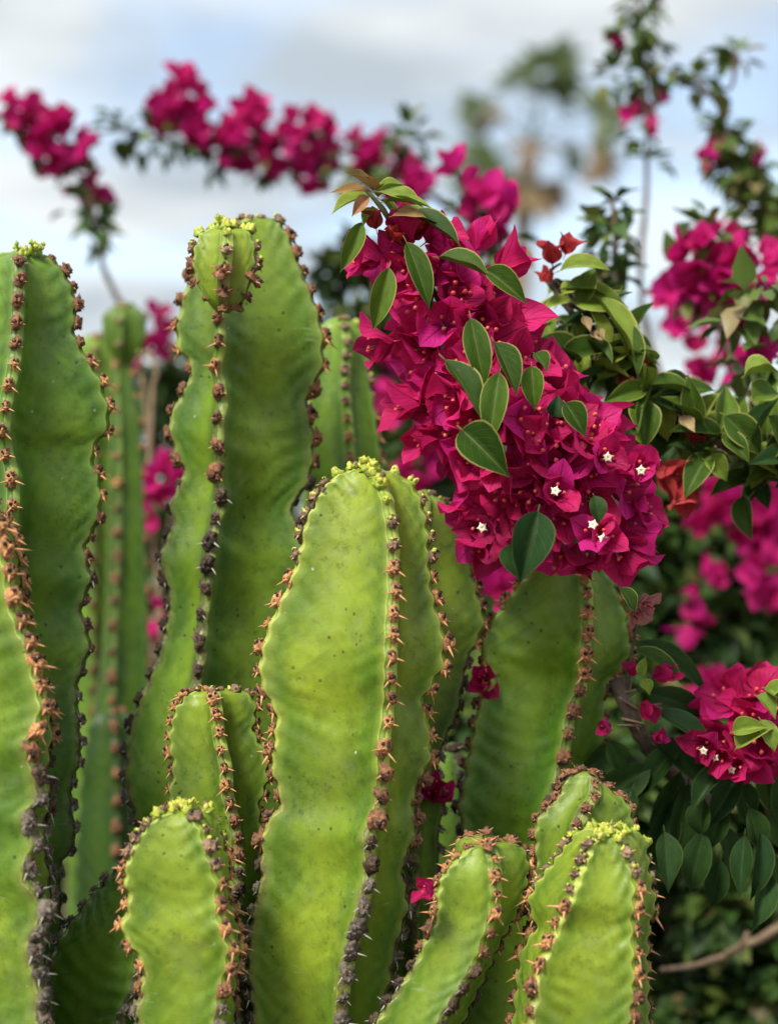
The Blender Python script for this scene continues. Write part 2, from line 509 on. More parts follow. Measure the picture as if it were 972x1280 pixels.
def thorn(base, d, ln, r):
    d = Vector(d).normalized()
    a = d.orthogonal().normalized(); b = d.cross(a)
    base = Vector(base)
    V, F = [], []
    sag = Vector((0, -0.10 * ln, 0))
    for j, (t, k) in enumerate(((0, 1.0), (0.25, 0.62), (0.62, 0.36))):
        for i in range(5):
            an = 2 * math.pi * i / 5
            V.append(base + d * ln * t + sag * t * t + (a * math.cos(an) + b * math.sin(an)) * r * k)
    V.append(base + d * ln + sag)
    for j in range(2):
        for i in range(5):
            F.append((j * 5 + i, j * 5 + (i + 1) % 5, (j + 1) * 5 + (i + 1) % 5, (j + 1) * 5 + i))
    for i in range(5):
        F.append((10 + i, 10 + (i + 1) % 5, 15))
    return V, F

def cushion(kind, seed):
    q = random.Random(seed * 13 + len(kind))
    P_, mats = [], []
    mm = 0.001
    if kind == 'bud':
        mats = [M_BUDG, M_BUD, M_YOUNG]
        v, f = lump_mesh(4.2*mm, 4.2*mm, 3.2*mm, seed, 0.6); P_.append((v, f, 0))
        for k in range(4):
            v, f = lump_mesh(2.2*mm, 2.2*mm, 3.2*mm, seed + k, 0.5, 7, 4)
            o = Vector((q.uniform(-3, 3)*mm, q.uniform(-2.5, 2.5)*mm, q.uniform(0.5, 2.4)*mm))
            P_.append(([x + o for x in v], f, 1 if k else 2))
    elif kind == 'young':
        mats = [M_YOUNG, M_BUD, M_PIT, M_THORN]
        v, f = lump_mesh(4.4*mm, 4.6*mm, 3.0*mm, seed, 0.9, 11, 6); P_.append((v, f, 0))
        for k in range(3):
            v, f = lump_mesh(1.7*mm, 1.5*mm, 1.6*mm, seed + k, 0.6, 6, 3)
            o = Vector((q.uniform(-2.6, 2.6)*mm, q.uniform(1.6, 4.4)*mm, q.uniform(1.4, 2.8)*mm))
            P_.append(([x + o for x in v], f, 1 if k < 2 and seed % 3 else 2))
        for s in (-1, 1):
            v, f = thorn((s*3*mm, -1.5*mm, 1.6*mm), (s*0.85, -0.3 + q.uniform(-.2, .2), 0.55), q.uniform(3.0, 5.0)*mm, 0.9*mm); P_.append((v, f, 3))
    elif kind == 'tan':
        mats = [M_TAN, M_PIT, M_THORN, M_BROWN]
        v, f = lump_mesh(4.3*mm, 5.2*mm, 3.2*mm, seed, 0.9, 11, 6); P_.append((v, f, 0))
        for s in (-1, 1):
            v, f = lump_mesh(1.3*mm, 1.3*mm, 1.3*mm, seed + s, 0.6, 6, 3)
            o = Vector((s*q.uniform(1.4, 2.4)*mm, q.uniform(1.4, 3.2)*mm, 2.7*mm)); P_.append(([x + o for x in v], f, 1))
            v, f = thorn((s*2.6*mm, -2.4*mm, 1.6*mm), (s*0.9, -0.45 + q.uniform(-.25, .25), 0.6), q.uniform(6.5, 12.0)*mm, 1.2*mm); P_.append((v, f, 2))
        v, f = lump_mesh(2.4*mm, 1.7*mm, 1.9*mm, seed + 9, 0.7, 7, 4)
        P_.append(([x + Vector((q.uniform(-1, 1)*mm, -1.0*mm, 2.6*mm)) for x in v], f, 0))
        v, f = lump_mesh(3.0*mm, 2.0*mm, 2.0*mm, seed + 4, 0.8, 7, 4)
        P_.append(([x + Vector((q.uniform(-1, 1)*mm, 4.2*mm, 0.8*mm)) for x in v], f, 3))
    elif kind == 'brown':
        mats = [M_BROWN, M_PIT, M_THORN]
        v, f = lump_mesh(4.4*mm, 5.2*mm, 3.4*mm, seed, 1.0, 11, 6); P_.append((v, f, 0))
        for k in range(4):
            v, f = lump_mesh(2.0*mm, 1.5*mm, 1.8*mm, seed + k, 0.8, 6, 3)
            o = Vector((q.uniform(-2.6, 2.6)*mm, q.uniform(-3.2, 3.2)*mm, 2.2*mm)); P_.append(([x + o for x in v], f, k % 2))
        for s in (-1, 1):
            v, f = thorn((s*3*mm, -2.0*mm, 1.2*mm), (s*0.9, -0.2 + q.uniform(-.3, .3), 0.5), q.uniform(3.5, 6.5)*mm, 0.9*mm); P_.append((v, f, 2))
    elif kind in ('dark', 'grey'):
        mats = [M_DARK if kind == 'dark' else M_GREY, M_PIT if kind == 'dark' else M_DARK, M_THORNG]
        v, f = lump_mesh(4.0*mm, 4.9*mm, 2.6*mm, seed, 1.1, 11, 6); P_.append((v, f, 0))
        for k in range(4):
            v, f = lump_mesh(2.2*mm, 1.8*mm, 1.7*mm, seed + k, 0.8, 6, 3)
            o = Vector((q.uniform(-2.6, 2.6)*mm, q.uniform(-3.4, 3.4)*mm, 2.0*mm)); P_.append(([x + o for x in v], f, 1 if k == 0 else 0))
        for s in (-1, 1):
            if kind == 'dark' and q.random() < 0.4: continue
            v, f = thorn((s*3*mm, -2.0*mm, 1.0*mm), (s*0.9, -0.4 + q.uniform(-.4, .3), 0.5), q.uniform(4.0, 8.0)*mm, 0.8*mm); P_.append((v, f, 2))
    V, F, FM = merge(P_)
    return mesh('spine_cushion_' + kind, V, F, mats, smooth=True, fmat=FM)
CUSH = {k: [cushion(k, s) for s in range(1, 6)] for k in ('bud', 'young', 'tan', 'brown', 'dark', 'grey')}

def bud_mesh(seed):
    q = random.Random(seed)
    P_ = []
    mm = 0.001
    v, f = lump_mesh(2.4*mm, 2.4*mm, 5*mm, seed, 0.4, 8, 5); P_.append((v, f, 0))
    for k in range(4):
        an = k * math.pi / 2 + q.uniform(-.4, .4)
        v, f = lump_mesh(q.uniform(1.3, 2.6)*mm, q.uniform(1.2, 2.2)*mm, q.uniform(1.8, 4.4)*mm, seed + k, 0.8, 7, 4)
        Rt = Matrix.Rotation(an, 3, 'Z') @ Matrix.Rotation(q.uniform(0.2, 1.0), 3, 'Y')
        o = Vector((math.cos(an)*2.4*mm, math.sin(an)*2.4*mm, q.uniform(1.5, 6.0)*mm)); P_.append(([Rt @ x + o for x in v], f, k % 2 if seed % 2 else 1))
    V, F, FM = merge(P_)
    return mesh('bud', V, F, [M_BUDG, M_BUD], fmat=FM)
BUDS = [bud_mesh(s) for s in range(5)]

# ------------------------------------------------------------------ cactus columns
YB = 1310.0       # view row at which the traced ribs end; below it the column runs straight to the ground
def column(root, rloc, Y0, ribs, ages, spacing=0.0150, conc=0.30, tint=(1, 1, 1), grounded=True, ybot=YB, rows=150,
           parent=None, name='stem', cush_scale=1.0, ripple=0.0010, buds=0, label=None, crest_w=0.0042, age0=0.0):
    """ribs: list in order round the column of (points[(px,py)...] or None, depth factor, cushions?)"""
    g = (np.linspace(0, 1, rows + 1)) ** 1.45
    known = [r for r in ribs if r[0]]
    pxs, pys = [], []
    for pts, dy, c in ribs:
        if pts is None: pxs.append(None); pys.append(None); continue
        top = min(p[1] for p in pts)
        py = top + (ybot - top) * g
        pp = list(pts)
        if max(p[1] for p in pp) < ybot: pp.append((pp[-1][0], ybot))
        pxs.append(crspline(pp, py)); pys.append(py)
    lo = np.min([p for p in pxs if p is not None], axis=0); hi = np.max([p for p in pxs if p is not None], axis=0)
    axp = (lo + hi) / 2; hw = (hi - lo) / 2
    mpy = np.mean([p for p in pys if p is not None], axis=0)
    hwm = hw * Y0 / FPX
    seed = Y0 * 31 + ribs[0][1]
    for k, (pts, dy, c) in enumerate(ribs):
        if pts is None:
            fx = c if isinstance(c, (int, float)) and not isinstance(c, bool) else 0.0
            wob = np.array([mnoise.noise(Vector((v * 0.012, k * 7.7, seed))) for v in mpy])
            pxs[k] = axp + hw * (fx + 0.10 * wob); pys[k] = mpy
    nr = len(ribs)
    C = np.zeros((nr, rows + 1, 3))
    for k in range(nr):
        Yc = Y0 - ribs[k][1] * hwm
        C[k, :, 0] = (pxs[k] - CX) / FPX * Yc; C[k, :, 1] = Yc; C[k, :, 2] = CAMZ - (pys[k] - CY) / FPX * Yc
    if grounded:
        ne = 14
        ext = np.zeros((nr, ne, 3))
        axb = C[:, -1, :].mean(axis=0)
        for e in range(1, ne + 1):
            u = e / ne
            ctr = axb * (1 - u) + np.array([axb[0] * 0.97, axb[1] + 0.01, -0.02]) * u
            sc = 1 - 0.22 * u + 0.07 * math.sin(e * 2.1 + Y0 * 50)
            for k in range(nr):
                d = C[k, -1, :] - axb
                ext[k, e - 1] = ctr + np.array([d[0] * sc, d[1] * sc, d[2] * (1 - u)])
        C = np.concatenate([C, ext], axis=1)
    N = C.shape[1]
    A = C.mean(axis=0)
    # arc length, cushion phase
    seg = np.linalg.norm(np.diff(C, axis=1), axis=2)
    arc = np.concatenate([np.zeros((nr, 1)), np.cumsum(seg, axis=1)], axis=1)
    ph = np.zeros_like(arc)
    for k in range(nr):
        sp = spacing * 0.94 * (0.78 + 0.30 * np.clip(arc[k] / 0.10, 0, 1) + 0.10 * np.sin(arc[k] * 37 + k * 2 + Y0 * 9))
        ph[k, 1:] = np.cumsum(seg[k] / sp[1:])
        ph[k] += 0.35 + 0.17 * k
    rad = C - A[None]
    radl = np.linalg.norm(rad[:, :, :2], axis=2, keepdims=True) + 1e-6
    radn = np.concatenate([rad[:, :, :2] / radl, np.zeros_like(radl)], axis=2)
    tan = np.gradient(C, axis=1); tan /= (np.linalg.norm(tan, axis=2, keepdims=True) + 1e-9)
    outw = radn - (radn * tan).sum(2, keepdims=True) * tan
    # at the dome the crest runs nearly level: lean the outward direction up
    outw[:, :, 2] += np.clip(0.02 / (radl[:, :, 0] + 1e-4), 0, 3) * (radl[:, :, 0] < 0.02)
    outw /= (np.linalg.norm(outw, axis=2, keepdims=True) + 1e-9)
    env = np.clip(radl[:, :, 0] / 0.03, 0, 1)
    Cs = C + outw * (0.0013 * np.cos(2 * np.pi * ph) * env)[:, :, None]
    side = np.stack([-radn[:, :, 1], radn[:, :, 0], np.zeros_like(radn[:, :, 0])], axis=2)   # tangential, counter-clockwise seen from above
    ts = [0, .015, .04, .07, .105, .145, .19, .235, .285, .335, .39, .445]
    ts = ts + [0.5] + [1 - t for t in ts[::-1]]
    V, UV, idx, HORN = [], [], {}, []
    nrow = rows + 1
    hz = np.zeros((nr, N))
    for k in range(nr):
        for i in range(N):
            py_ = pys[k][min(i, rows)]
            kd = next((kd for lim, kd in ages if py_ < lim), 'grey')
            hz[k, i] = {'dark': 0.9, 'grey': 1.0, 'brown': 0.55}.get(kd, 0.0)
    hz = np.array([np.convolve(np.pad(h, 4, mode='edge'), np.ones(9) / 9, 'valid') for h in hz])
    # orientation of travel between rib k and k+1
    for k in range(nr):
        k2 = (k + 1) % nr
        dirs = np.sign(((C[k2] - C[k]) * side[k]).sum(1).mean()) or 1.0
        w = np.minimum(crest_w, radl[k, :, 0] * 0.35); w2 = np.minimum(crest_w, radl[k2, :, 0] * 0.35)
        sa = Cs[k] - C[k]; sb = Cs[k2] - C[k2]
        a = C[k] + side[k] * (dirs * w)[:, None] - outw[k] * 0.0010
        b = C[k2] - side[k2] * (dirs * w2)[:, None] - outw[k2] * 0.0010
        mid = (a + b) / 2
        inv = A - mid
        width = np.linalg.norm(b - a, axis=1)
        nrm = -inv / (np.linalg.norm(inv, axis=1, keepdims=True) + 1e-9)
        for j, t in enumerate(ts):
            s = 1 - abs(2 * t - 1) ** 1.75
            p = a * (1 - t) + b * t + inv * (conc * s) + sa * max(0, 1 - t / 0.14) ** 1.5 + sb * max(0, 1 - (1 - t) / 0.14) ** 1.5
            pr = ph[k] * (1 - t) + ph[k2] * t - 1.5 * s
            am = np.array([0.35 + 1.3 * abs(mnoise.noise(Vector((q[0] * 30, q[2] * 18, seed + 3)))) for q in p])
            rp = ripple * am * np.sin(2 * np.pi * (pr + 0.9 * am)) * (0.2 + 3.4 * s * (1 - s) * (1 - 0.25 * s)) * np.clip(width / 0.05, 0, 1)
            big = np.array([mnoise.noise(Vector((q[0] * 22, q[1] * 22, q[2] * 15 + seed))) for q in p]) * 0.0019 * s * np.clip(width / 0.05, 0, 1)
            p = p + nrm * (rp + big)[:, None]
            for i in range(N):
                idx[(k, j, i)] = len(V) + i
            V.extend(map(tuple, p))
            wa, wb = max(0, 1 - t / 0.05), max(0, 1 - (1 - t) / 0.05)
            HORN.extend(hz[k] * wa * 0.85 + hz[k2] * wb * 0.85)
            va = arc[k] * (1 - t) + arc[k2] * t
            UV.extend([(0.004 + 0.992 * t, x + age0) for x in va])
        for i in range(N):
            idx[(k, 'c', i)] = len(V) + i
        V.extend(map(tuple, Cs[k] + outw[k] * 0.0006))
        UV.extend([(0.0, x + age0) for x in arc[k]])
        HORN.extend(hz[k])
    F = []
    J = len(ts)
    for k in range(nr):
        k2 = (k + 1) % nr
        for i in range(N - 1):
            for j in range(J - 1):
                F.append((idx[(k, j, i)], idx[(k, j + 1, i)], idx[(k, j + 1, i + 1)], idx[(k, j, i + 1)]))
            F.append((idx[(k, 'c', i)], idx[(k, 0, i)], idx[(k, 0, i + 1)], idx[(k, 'c', i + 1)]))
            F.append((idx[(k, J - 1, i)], idx[(k2, 'c', i)], idx[(k2, 'c', i + 1)], idx[(k, J - 1, i + 1)]))
    # close top and bottom
    for i, end in ((0, 0), (N - 1, 1)):
        ap = len(V); c = A[i].copy()
        if i == 0: c[2] += 0.0015
        HORN.append(0.0)
        V.append(tuple(c)); UV.append((0.5, 0.0 if i == 0 else arc[:, -1].mean()))
        for k in range(nr):
            k2 = (k + 1) % nr
            ring = [idx[(k, 'c', i)]] + [idx[(k, j, i)] for j in range(J)] + [idx[(k2, 'c', i)]]
            for q in range(len(ring) - 1):
                F.append((ring[q], ring[q + 1], ap))
    V = [tuple(np.array(v) - np.array(rloc)) for v in V]
    me = mesh(name, V, F, [M_CACTUS], UV)
    me.attributes.new('horn', 'FLOAT', 'POINT').data.foreach_set('value', np.asarray(HORN, dtype=np.float32))
    import bmesh
    bm = bmesh.new(); bm.from_mesh(me); bmesh.ops.recalc_face_normals(bm, faces=bm.faces); bm.to_mesh(me); bm.free()
    st = link(name, me, parent or root)
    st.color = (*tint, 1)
    if label: st['label'] = label
    host = st if parent is not None else root
    # cushions on every rib the photo shows
    nrow = rows + 1
    for k in range(nr):
        want = ribs[k][2] if ribs[k][0] is not None else (len(ribs[k]) > 3 and ribs[k][3])
        if not want: continue
        nmax = int(ph[k, nrow - 1])
        for n in range(1, nmax + 1):
            x = np.interp(n, ph[k], np.arange(N))
            i = int(x); fr = x - i
            if i >= nrow - 1: break
            pos = Cs[k, i] * (1 - fr) + Cs[k, i + 1] * fr
            ow = Vector(outw[k, i] * (1 - fr) + outw[k, i + 1] * fr).normalized()
            up = -Vector(tan[k, i]).normalized()
            py = pys[k][i] + rnd.uniform(-14, 14)
            kind = 'grey'
            for lim, kd in ages:
                if py < lim: kind = kd; break
            xx = up.cross(ow).normalized(); up = ow.cross(xx)
            s = cush_scale * 0.95 * rnd.choice((rnd.uniform(0.74, 0.95), rnd.uniform(0.9, 1.15), rnd.uniform(1.0, 1.28)))
            if kind in ('dark', 'grey', 'brown'): sy = s * rnd.uniform(0.95, 1.2)
            else: sy = s
            Mx = Matrix(((xx.x*s, up.x*sy, ow.x*s, 0), (xx.y*s, up.y*sy, ow.y*s, 0), (xx.z*s, up.z*sy, ow.z*s, 0), (0, 0, 0, 1)))
            Mx = Matrix.Translation(Vector(pos) - ow * 0.0005 + xx * rnd.uniform(-0.0010, 0.0010)) @ Mx @ Matrix.Rotation(rnd.uniform(-0.3, 0.3), 4, 'Z')
            o = link('spine_cushion', rnd.choice(CUSH[kind]), host)
            put(o, rloc, Mx)
    for n in range(buds):
        an = 2 * math.pi * n / buds + rnd.uniform(-.3, .3)
        r_ = rnd.uniform(0.0, 0.014)
        o = link('bud', rnd.choice(BUDS), host)
        s = rnd.uniform(0.6, 1.25)
        put(o, rloc, Matrix.Translation(Vector(A[0]) + Vector((math.cos(an) * r_, math.sin(an) * r_, -0.0015 - r_ * 0.22)))
            @ Matrix.Rotation(rnd.uniform(0, 6), 4, 'Z') @ Matrix.Rotation(r_ * 50, 4, 'X') @ Matrix.Scale(s, 4))
    return st

GRP = 'columns of the cactus clump'
def cactus(label, Y0, ribs, ages, **kw):
    pts = [p for r in ribs if r[0] for p in r[0]]
    bx = np.mean([p[0] for p in pts if p[1] > 0.6 * max(q[1] for q in pts)])
    loc = Vector(((bx - CX) / FPX * Y0, Y0, 0))
    root = thing('columnar_cactus', label, 'cactus', loc, GRP)
    column(root, loc, Y0, ribs, ages, **kw)
    return root, loc

# the big yellow-green column in the middle
cactus('bright green cactus column with yellow buds on its tip, in the middle of the clump', 1.125, [
    ([(452,583),(425,592),(405,608),(390,632),(380,655),(373,690),(362,725),(345,762),(330,800),(324,832),(328,862),(345,895),(342,925),(338,955),(346,985),(350,1002),(332,1030),(324,1055),(326,1090),(318,1130),(311,1170),(309,1215),(314,1260),(316,1310)], 0.12, True),
    ([(455,584),(470,594),(481,615),(489,650),(493,690),(493,730),(490,780),(489,830),(487,880),(481,930),(479,980),(472,1025),(462,1044),(465,1080),(457,1125),(446,1165),(438,1200),(430,1240),(428,1275),(427,1310)], 0.95, True),
    ([(462,585),(488,590),(512,603),(527,626),(534,650),(538,690),(540,730),(548,765),(557,800),(557,825),(543,853),(530,876),(538,910),(540,940),(528,975),(518,1000),(522,1035),(512,1065),(506,1090),(512,1130),(500,1170),(490,1220),(480,1265),(478,1310)], 0.10, True),
    (None, -0.85, 0.72), (None, -0.95, -0.45)],
    [(612, 'bud'), (705, 'young'), (955, 'tan'), (1048, 'brown'), (1110, 'dark'), (2000, 'grey')], spacing=0.0152, buds=9, tint=(1.10, 1.08, 1.0), conc=0.26)

# tall column behind it with the small offset on its crown
c2, c2loc = cactus('tallest cactus column, with a small round offset growing from its crown', 1.27, [
    ([(318,272),(285,278),(258,300),(240,338),(226,380),(220,418),(226,440),(239,458),(236,473),(224,497),(213,520),(211,538),(217,562),(229,592),(226,606),(213,628),(216,650),(203,685),(200,700),(211,745),(207,785),(192,835),(174,876),(159,920),(155,965),(166,1015),(180,1060),(185,1310)], 0.25, True),
    ([(318,272),(300,276),(284,300),(276,345),(271,385),(274,425),(270,462),(277,499),(272,536),(272,573),(272,600),(278,629),(269,650),(262,690),(257,740),(252,775),(248,830),(241,865),(235,900),(225,960),(225,1310)], 0.98, True),
    ([(320,271),(340,273),(357,288),(370,316),(379,342),(392,372),(402,405),(405,440),(403,464),(390,487),(385,507),(391,530),(393,556),(391,586),(381,613),(366,632),(372,655),(385,700),(380,760),(388,820),(380,1310)], 0.15, True),
    (None, -0.95, 0.40), (None, -0.9, -0.45)],
    [(290, 'young'), (400, 'brown'), (470, 'tan'), (592, 'brown'), (900, 'dark'), (2000, 'grey')], spacing=0.0185, tint=(0.84, 0.95, 0.9), conc=0.26, cush_scale=0.98, age0=0.03)
off = column(c2, c2loc, 1.190, [
    ([(276,283),(258,288),(246,304),(241,328),(246,352),(258,374),(272,390)], 0.35, True),
    ([(280,282),(283,286),(284,300),(283,322),(279,352),(279,390)], 1.0, True),
    ([(286,283),(305,287),(317,300),(321,320),(314,350),(304,374),(286,390)], 0.35, True),
    (None, -0.7, 0.0)], [(305, 'bud'), (335, 'young'), (2000, 'brown')], grounded=False, ybot=390, rows=46,
    parent=c2, name='offset', spacing=0.0150, buds=5, tint=(1.0, 1.02, 0.95), conc=0.15, label='small round offset on the crown')

# column at the left edge
cactus('broad dark green cactus column with a flat-topped crown, behind the thorny column', 1.21, [
    ([(38,312),(10,316),(-30,325),(-60,350),(-78,400),(-85,470),(-75,560),(-90,650),(-80,800),(-85,1000),(-80,1310)], 0.35, False),
    ([(38,310),(28,318),(24,355),(23,396),(21,432),(16,464),(8,501),(5,532),(8,560),(15,592),(17,625),(14,660),(17,700),(14,740),(16,900),(14,1310)], 0.95, True),
    ([(40,309),(58,320),(76,332),(88,352),(96,375),(97,394),(94,412),(104,437),(115,455),(126,472),(133,495),(138,516),(131,545),(118,560),(118,578),(126,598),(128,620),(125,648),(108,688),(116,725),(103,760),(114,805),(98,862),(102,940),(90,995),(95,1050),(76,1085),(85,1310)], 0.10, True),
    (None, -0.95, 0.35), (None, -0.9, -0.55)],
    [(322, 'bud'), (440, 'brown'), (640, 'tan'), (720, 'brown'), (860, 'dark'), (2000, 'grey')], spacing=0.0165, tint=(0.64, 0.80, 0.75), conc=0.20, buds=4, cush_scale=0.85, age0=0.05)

# front left column, cut by the frame
cactus('lit yellow-green cactus column whose edge turns from tan to grey cork', 1.065, [
    ([(-62,590),(-110,620),(-140,680),(-155,760),(-160,900),(-150,1000),(-165,1310)], 0.20, False),
    ([(-58,590),(-30,612),(-8,645),(8,690),(16,735),(24,775),(40,812),(50,850),(57,884),(50,910),(38,932),(49,964),(55,994),(36,1024),(49,1046),(36,1094),(60,1136),(43,1186),(55,1240),(52,1310)], 0.62, True),
    ([(-52,590),(-15,615),(8,650),(24,700),(30,760),(44,812),(54,852),(64,890),(66,925),(60,960),(64,1000),(54,1040),(62,1090),(64,1140),(56,1200),(62,1310)], -0.25, True),
    (None, -0.95, -0.25)],
    [(640, 'young'), (905, 'tan'), (940, 'brown'), (1000, 'dark'), (2000, 'grey')], spacing=0.0148, tint=(0.98, 1.0, 0.95), conc=0.2, cush_scale=1.05)

# short column between
cactus('short young cactus column tucked behind the bright tall one', 1.165, [
    ([(268,861),(245,863),(226,876),(215,900),(212,930),(216,958),(213,985),(210,1010),(215,1060),(205,1120),(212,1310)], 0.30, True),
    ([(268,861),(268,866),(271,890),(275,925),(283,960),(285,990),(292,1020),(297,1050),(300,1090),(296,1150),(300,1310)], 0.98, True),
    ([(270,861),(292,860),(312,868),(321,890),(318,912),(330,935),(336,970),(325,1010),(335,1060),(335,1310)], 0.10, True),
    (None, -0.9, 0.0)],
    [(870, 'young'), (1010, 'tan'), (1080, 'brown'), (2000, 'dark')], spacing=0.0125, tint=(0.92, 0.98, 0.92), conc=0.28, cush_scale=0.78, rows=110)

# small column at the front
cactus('small plump cactus column crowned with bright yellow buds, low in front', 1.06, [
    ([(226,1010),(205,1016),(185,1028),(170,1048),(159,1070),(154,1095),(160,1125),(151,1160),(166,1188),(178,1210),(174,1240),(168,1270),(172,1310)], 0.42, True),
    ([(230,1012),(246,1022),(260,1048),(269,1080),(277,1110),(276,1132),(283,1160),(292,1188),(286,1220),(279,1250),(276,1285),(276,1310)], 0.55, True),
    ([(232,1008),(255,1009),(270,1025),(277,1050),(286,1080),(282,1110),(292,1140),(300,1190),(292,1240),(296,1310)], -0.45, True),
    (None, -0.95, -0.1)],
    [(1022, 'bud'), (1075, 'young'), (1205, 'tan'), (1245, 'brown'), (2000, 'grey')], spacing=0.0132, tint=(1.02, 1.05, 0.95), conc=0.12, cush_scale=0.88, buds=8, rows=90)

# leaning dark column low left
cactus('dark leaning cactus column with close diagonal ribbing, low beside the small budded one', 1.13, [
    ([(195,1078),(160,1084),(125,1108),(98,1140),(75,1172),(62,1205),(58,1240),(62,1310)], 0.30, True),
    ([(200,1080),(195,1110),(185,1170),(176,1215),(165,1250),(150,1280),(146,1310)], 0.9, True),
    ([(205,1080),(225,1100),(235,1150),(225,1230),(220,1310)], -0.2, False),
    (None, -0.95, 0.0)],
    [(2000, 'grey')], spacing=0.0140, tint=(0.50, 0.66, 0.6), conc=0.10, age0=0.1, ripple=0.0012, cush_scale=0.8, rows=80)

# slender column between the middle one and the right one
cactus('dark green cactus column squeezed between the bright middle one and the one under the flowers', 1.235, [
    ([(525,614),(505,620),(490,640),(484,700),(480,800),(480,900),(485,1000),(480,1310)], 0.2, False),
    ([(530,614),(532,618),(530,640),(524,700),(520,760),(518,900),(516,1310)], 0.9, False),
    ([(535,614),(556,628),(573,648),(583,675),(590,711),(599,744),(606,774),(598,800),(586,822),(580,850),(572,890),(556,925),(548,960),(556,1000),(548,1040),(552,1310)], 0.45, True),
    (None, -0.9, 0.2)],
    [(640, 'young'), (760, 'brown'), (800, 'tan'), (900, 'dark'), (2000, 'grey')], spacing=0.0142, tint=(0.80, 0.88, 0.82), conc=0.2, cush_scale=0.85, rows=110)

# right column under the flowers
cactus('wide cactus column standing directly under the magenta bougainvillea spray', 1.24, [
    ([(700,680),(680,692),(665,709),(650,727),(635,745),(624,760),(612,779),(603,798),(600,813),(609,834),(611,849),(604,868),(595,889),(588,925),(580,965),(572,1005),(578,1045),(565,1090),(570,1310)], 0.20, True),
    ([(706,680),(724,696),(731,722),(735,748),(735,785),(733,808),(731,832),(728,857),(719,879),(712,906),(708,935),(703,962),(690,1000),(680,1030),(685,1100),(680,1310)], 0.85, True),
    ([(715,682),(745,700),(762,722),(774,746),(783,780),(788,808),(780,832),(760,851),(755,878),(753,925),(738,955),(730,990),(740,1060),(735,1310)], -0.10, True),
    (None, -0.95, 0.25), (None, -0.9, -0.5)],
    [(862, 'tan'), (960, 'brown'), (2000, 'dark')], spacing=0.0162, tint=(0.90, 1.08, 0.95), conc=0.22, cush_scale=0.92, age0=0.02)

# front right column
cactus('low cactus column with yellow buds, in front of the dark bougainvillea leaves', 1.068, [
    ([(760,1040),(742,1048),(731,1068),(721,1092),(714,1112),(706,1132),(696,1154),(686,1175),(676,1199),(667,1222),(666,1246),(660,1272),(654,1310)], 0.75, True),
    ([(764,1040),(776,1052),(786,1072),(795,1096),(797,1117),(795,1139),(794,1163),(795,1190),(796,1217),(796,1246),(791,1271),(790,1310)], 0.62, True),
    ([(766,1036),(788,1036),(804,1050),(807,1080),(812,1108),(816,1128),(810,1150),(806,1200),(810,1310)], -0.35, True),
    ([(756,1034),(735,1034),(715,1050),(692,1078),(674,1100),(662,1128),(671,1157),(655,1182),(648,1220),(640,1310)], -0.40, True)],
    [(1060, 'bud'), (1118, 'young'), (1235, 'tan'), (2000, 'brown')], spacing=0.0132, tint=(1.02, 1.04, 0.92), conc=0.14, cush_scale=0.88, buds=8, rows=90)

# the one just behind
cactus('stubby cactus column with brown cushions, just behind the low budded one', 1.135, [
    ([(735,962),(720,963),(706,974),(697,994),(678,1014),(667,1036),(668,1074),(660,1110),(664,1310)], 0.25, True),
    ([(739,963),(744,975),(743,991),(731,1010),(718,1040),(700,1080),(690,1310)], 0.85, True),
    ([(742,964),(762,986),(779,997),(788,1012),(791,1030),(788,1060),(780,1110),(785,1310)], 0.1, True),
    (None, -0.9, 0.0)],
    [(2000, 'brown')], spacing=0.0125, tint=(0.86, 0.92, 0.88), conc=0.14, cush_scale=0.8, rows=90)

# leaning column low in the middle
cactus('small leaning cactus column rising low between the middle column and the budded one', 1.085, [
    ([(606,1052),(590,1057),(573,1070),(558,1084),(548,1100),(545,1124),(544,1142),(531,1170),(523,1190),(508,1218),(489,1246),(474,1268),(455,1310)], 0.45, True),
    ([(609,1052),(616,1068),(620,1090),(621,1110),(621,1127),(616,1150),(609,1172),(603,1190),(596,1207),(580,1234),(559,1266),(535,1310)], 0.85, True),
    ([(611,1050),(640,1050),(654,1063),(660,1080),(656,1106),(643,1143),(626,1172),(604,1220),(580,1270),(565,1310)], -0.20, True),
    ([(606,1044),(592,1040),(580,1046),(572,1062),(560,1100),(550,1150),(510,1250),(480,1310)], -0.75, True)],
    [(1060, 'brown'), (1150, 'tan'), (1200, 'brown'), (2000, 'dark')], spacing=0.0128, tint=(0.82, 0.90, 0.80), conc=0.14, cush_scale=0.82, rows=90)

# columns further back
cactus('cactus column with a narrow crown, half hidden behind the tallest one', 1.42, [
    ([(424,396),(405,404),(392,440),(385,520),(380,700),(380,1310)], 0.2, False),
    ([(426,396),(430,404),(434,430),(432,480),(436,540),(438,600),(436,1310)], 0.95, True),
    ([(428,396),(446,404),(456,440),(464,490),(472,540),(476,600),(470,700),(470,1310)], 0.15, True),
    (None, -0.9, 0.0)],
    [(402, 'bud'), (500, 'young'), (2000, 'tan')], spacing=0.0155, tint=(0.72, 0.9, 0.75), conc=0.2, cush_scale=0.85, rows=90)
cactus('dark cactus column deep in shade behind the gap beside the small leaning one', 1.33, [
    ([(560,930),(540,950),(525,990),(515,1060),(510,1310)], 0.1, True),
    ([(566,930),(575,960),(580,1020),(580,1310)], 0.95, True),
    ([(570,930),(600,950),(625,1000),(640,1060),(640,1310)], 0.1, True),
    (None, -0.9, 0.0)],
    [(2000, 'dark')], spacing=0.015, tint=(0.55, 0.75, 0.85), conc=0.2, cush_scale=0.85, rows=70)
BACKC = 'out-of-focus cactus columns further back'
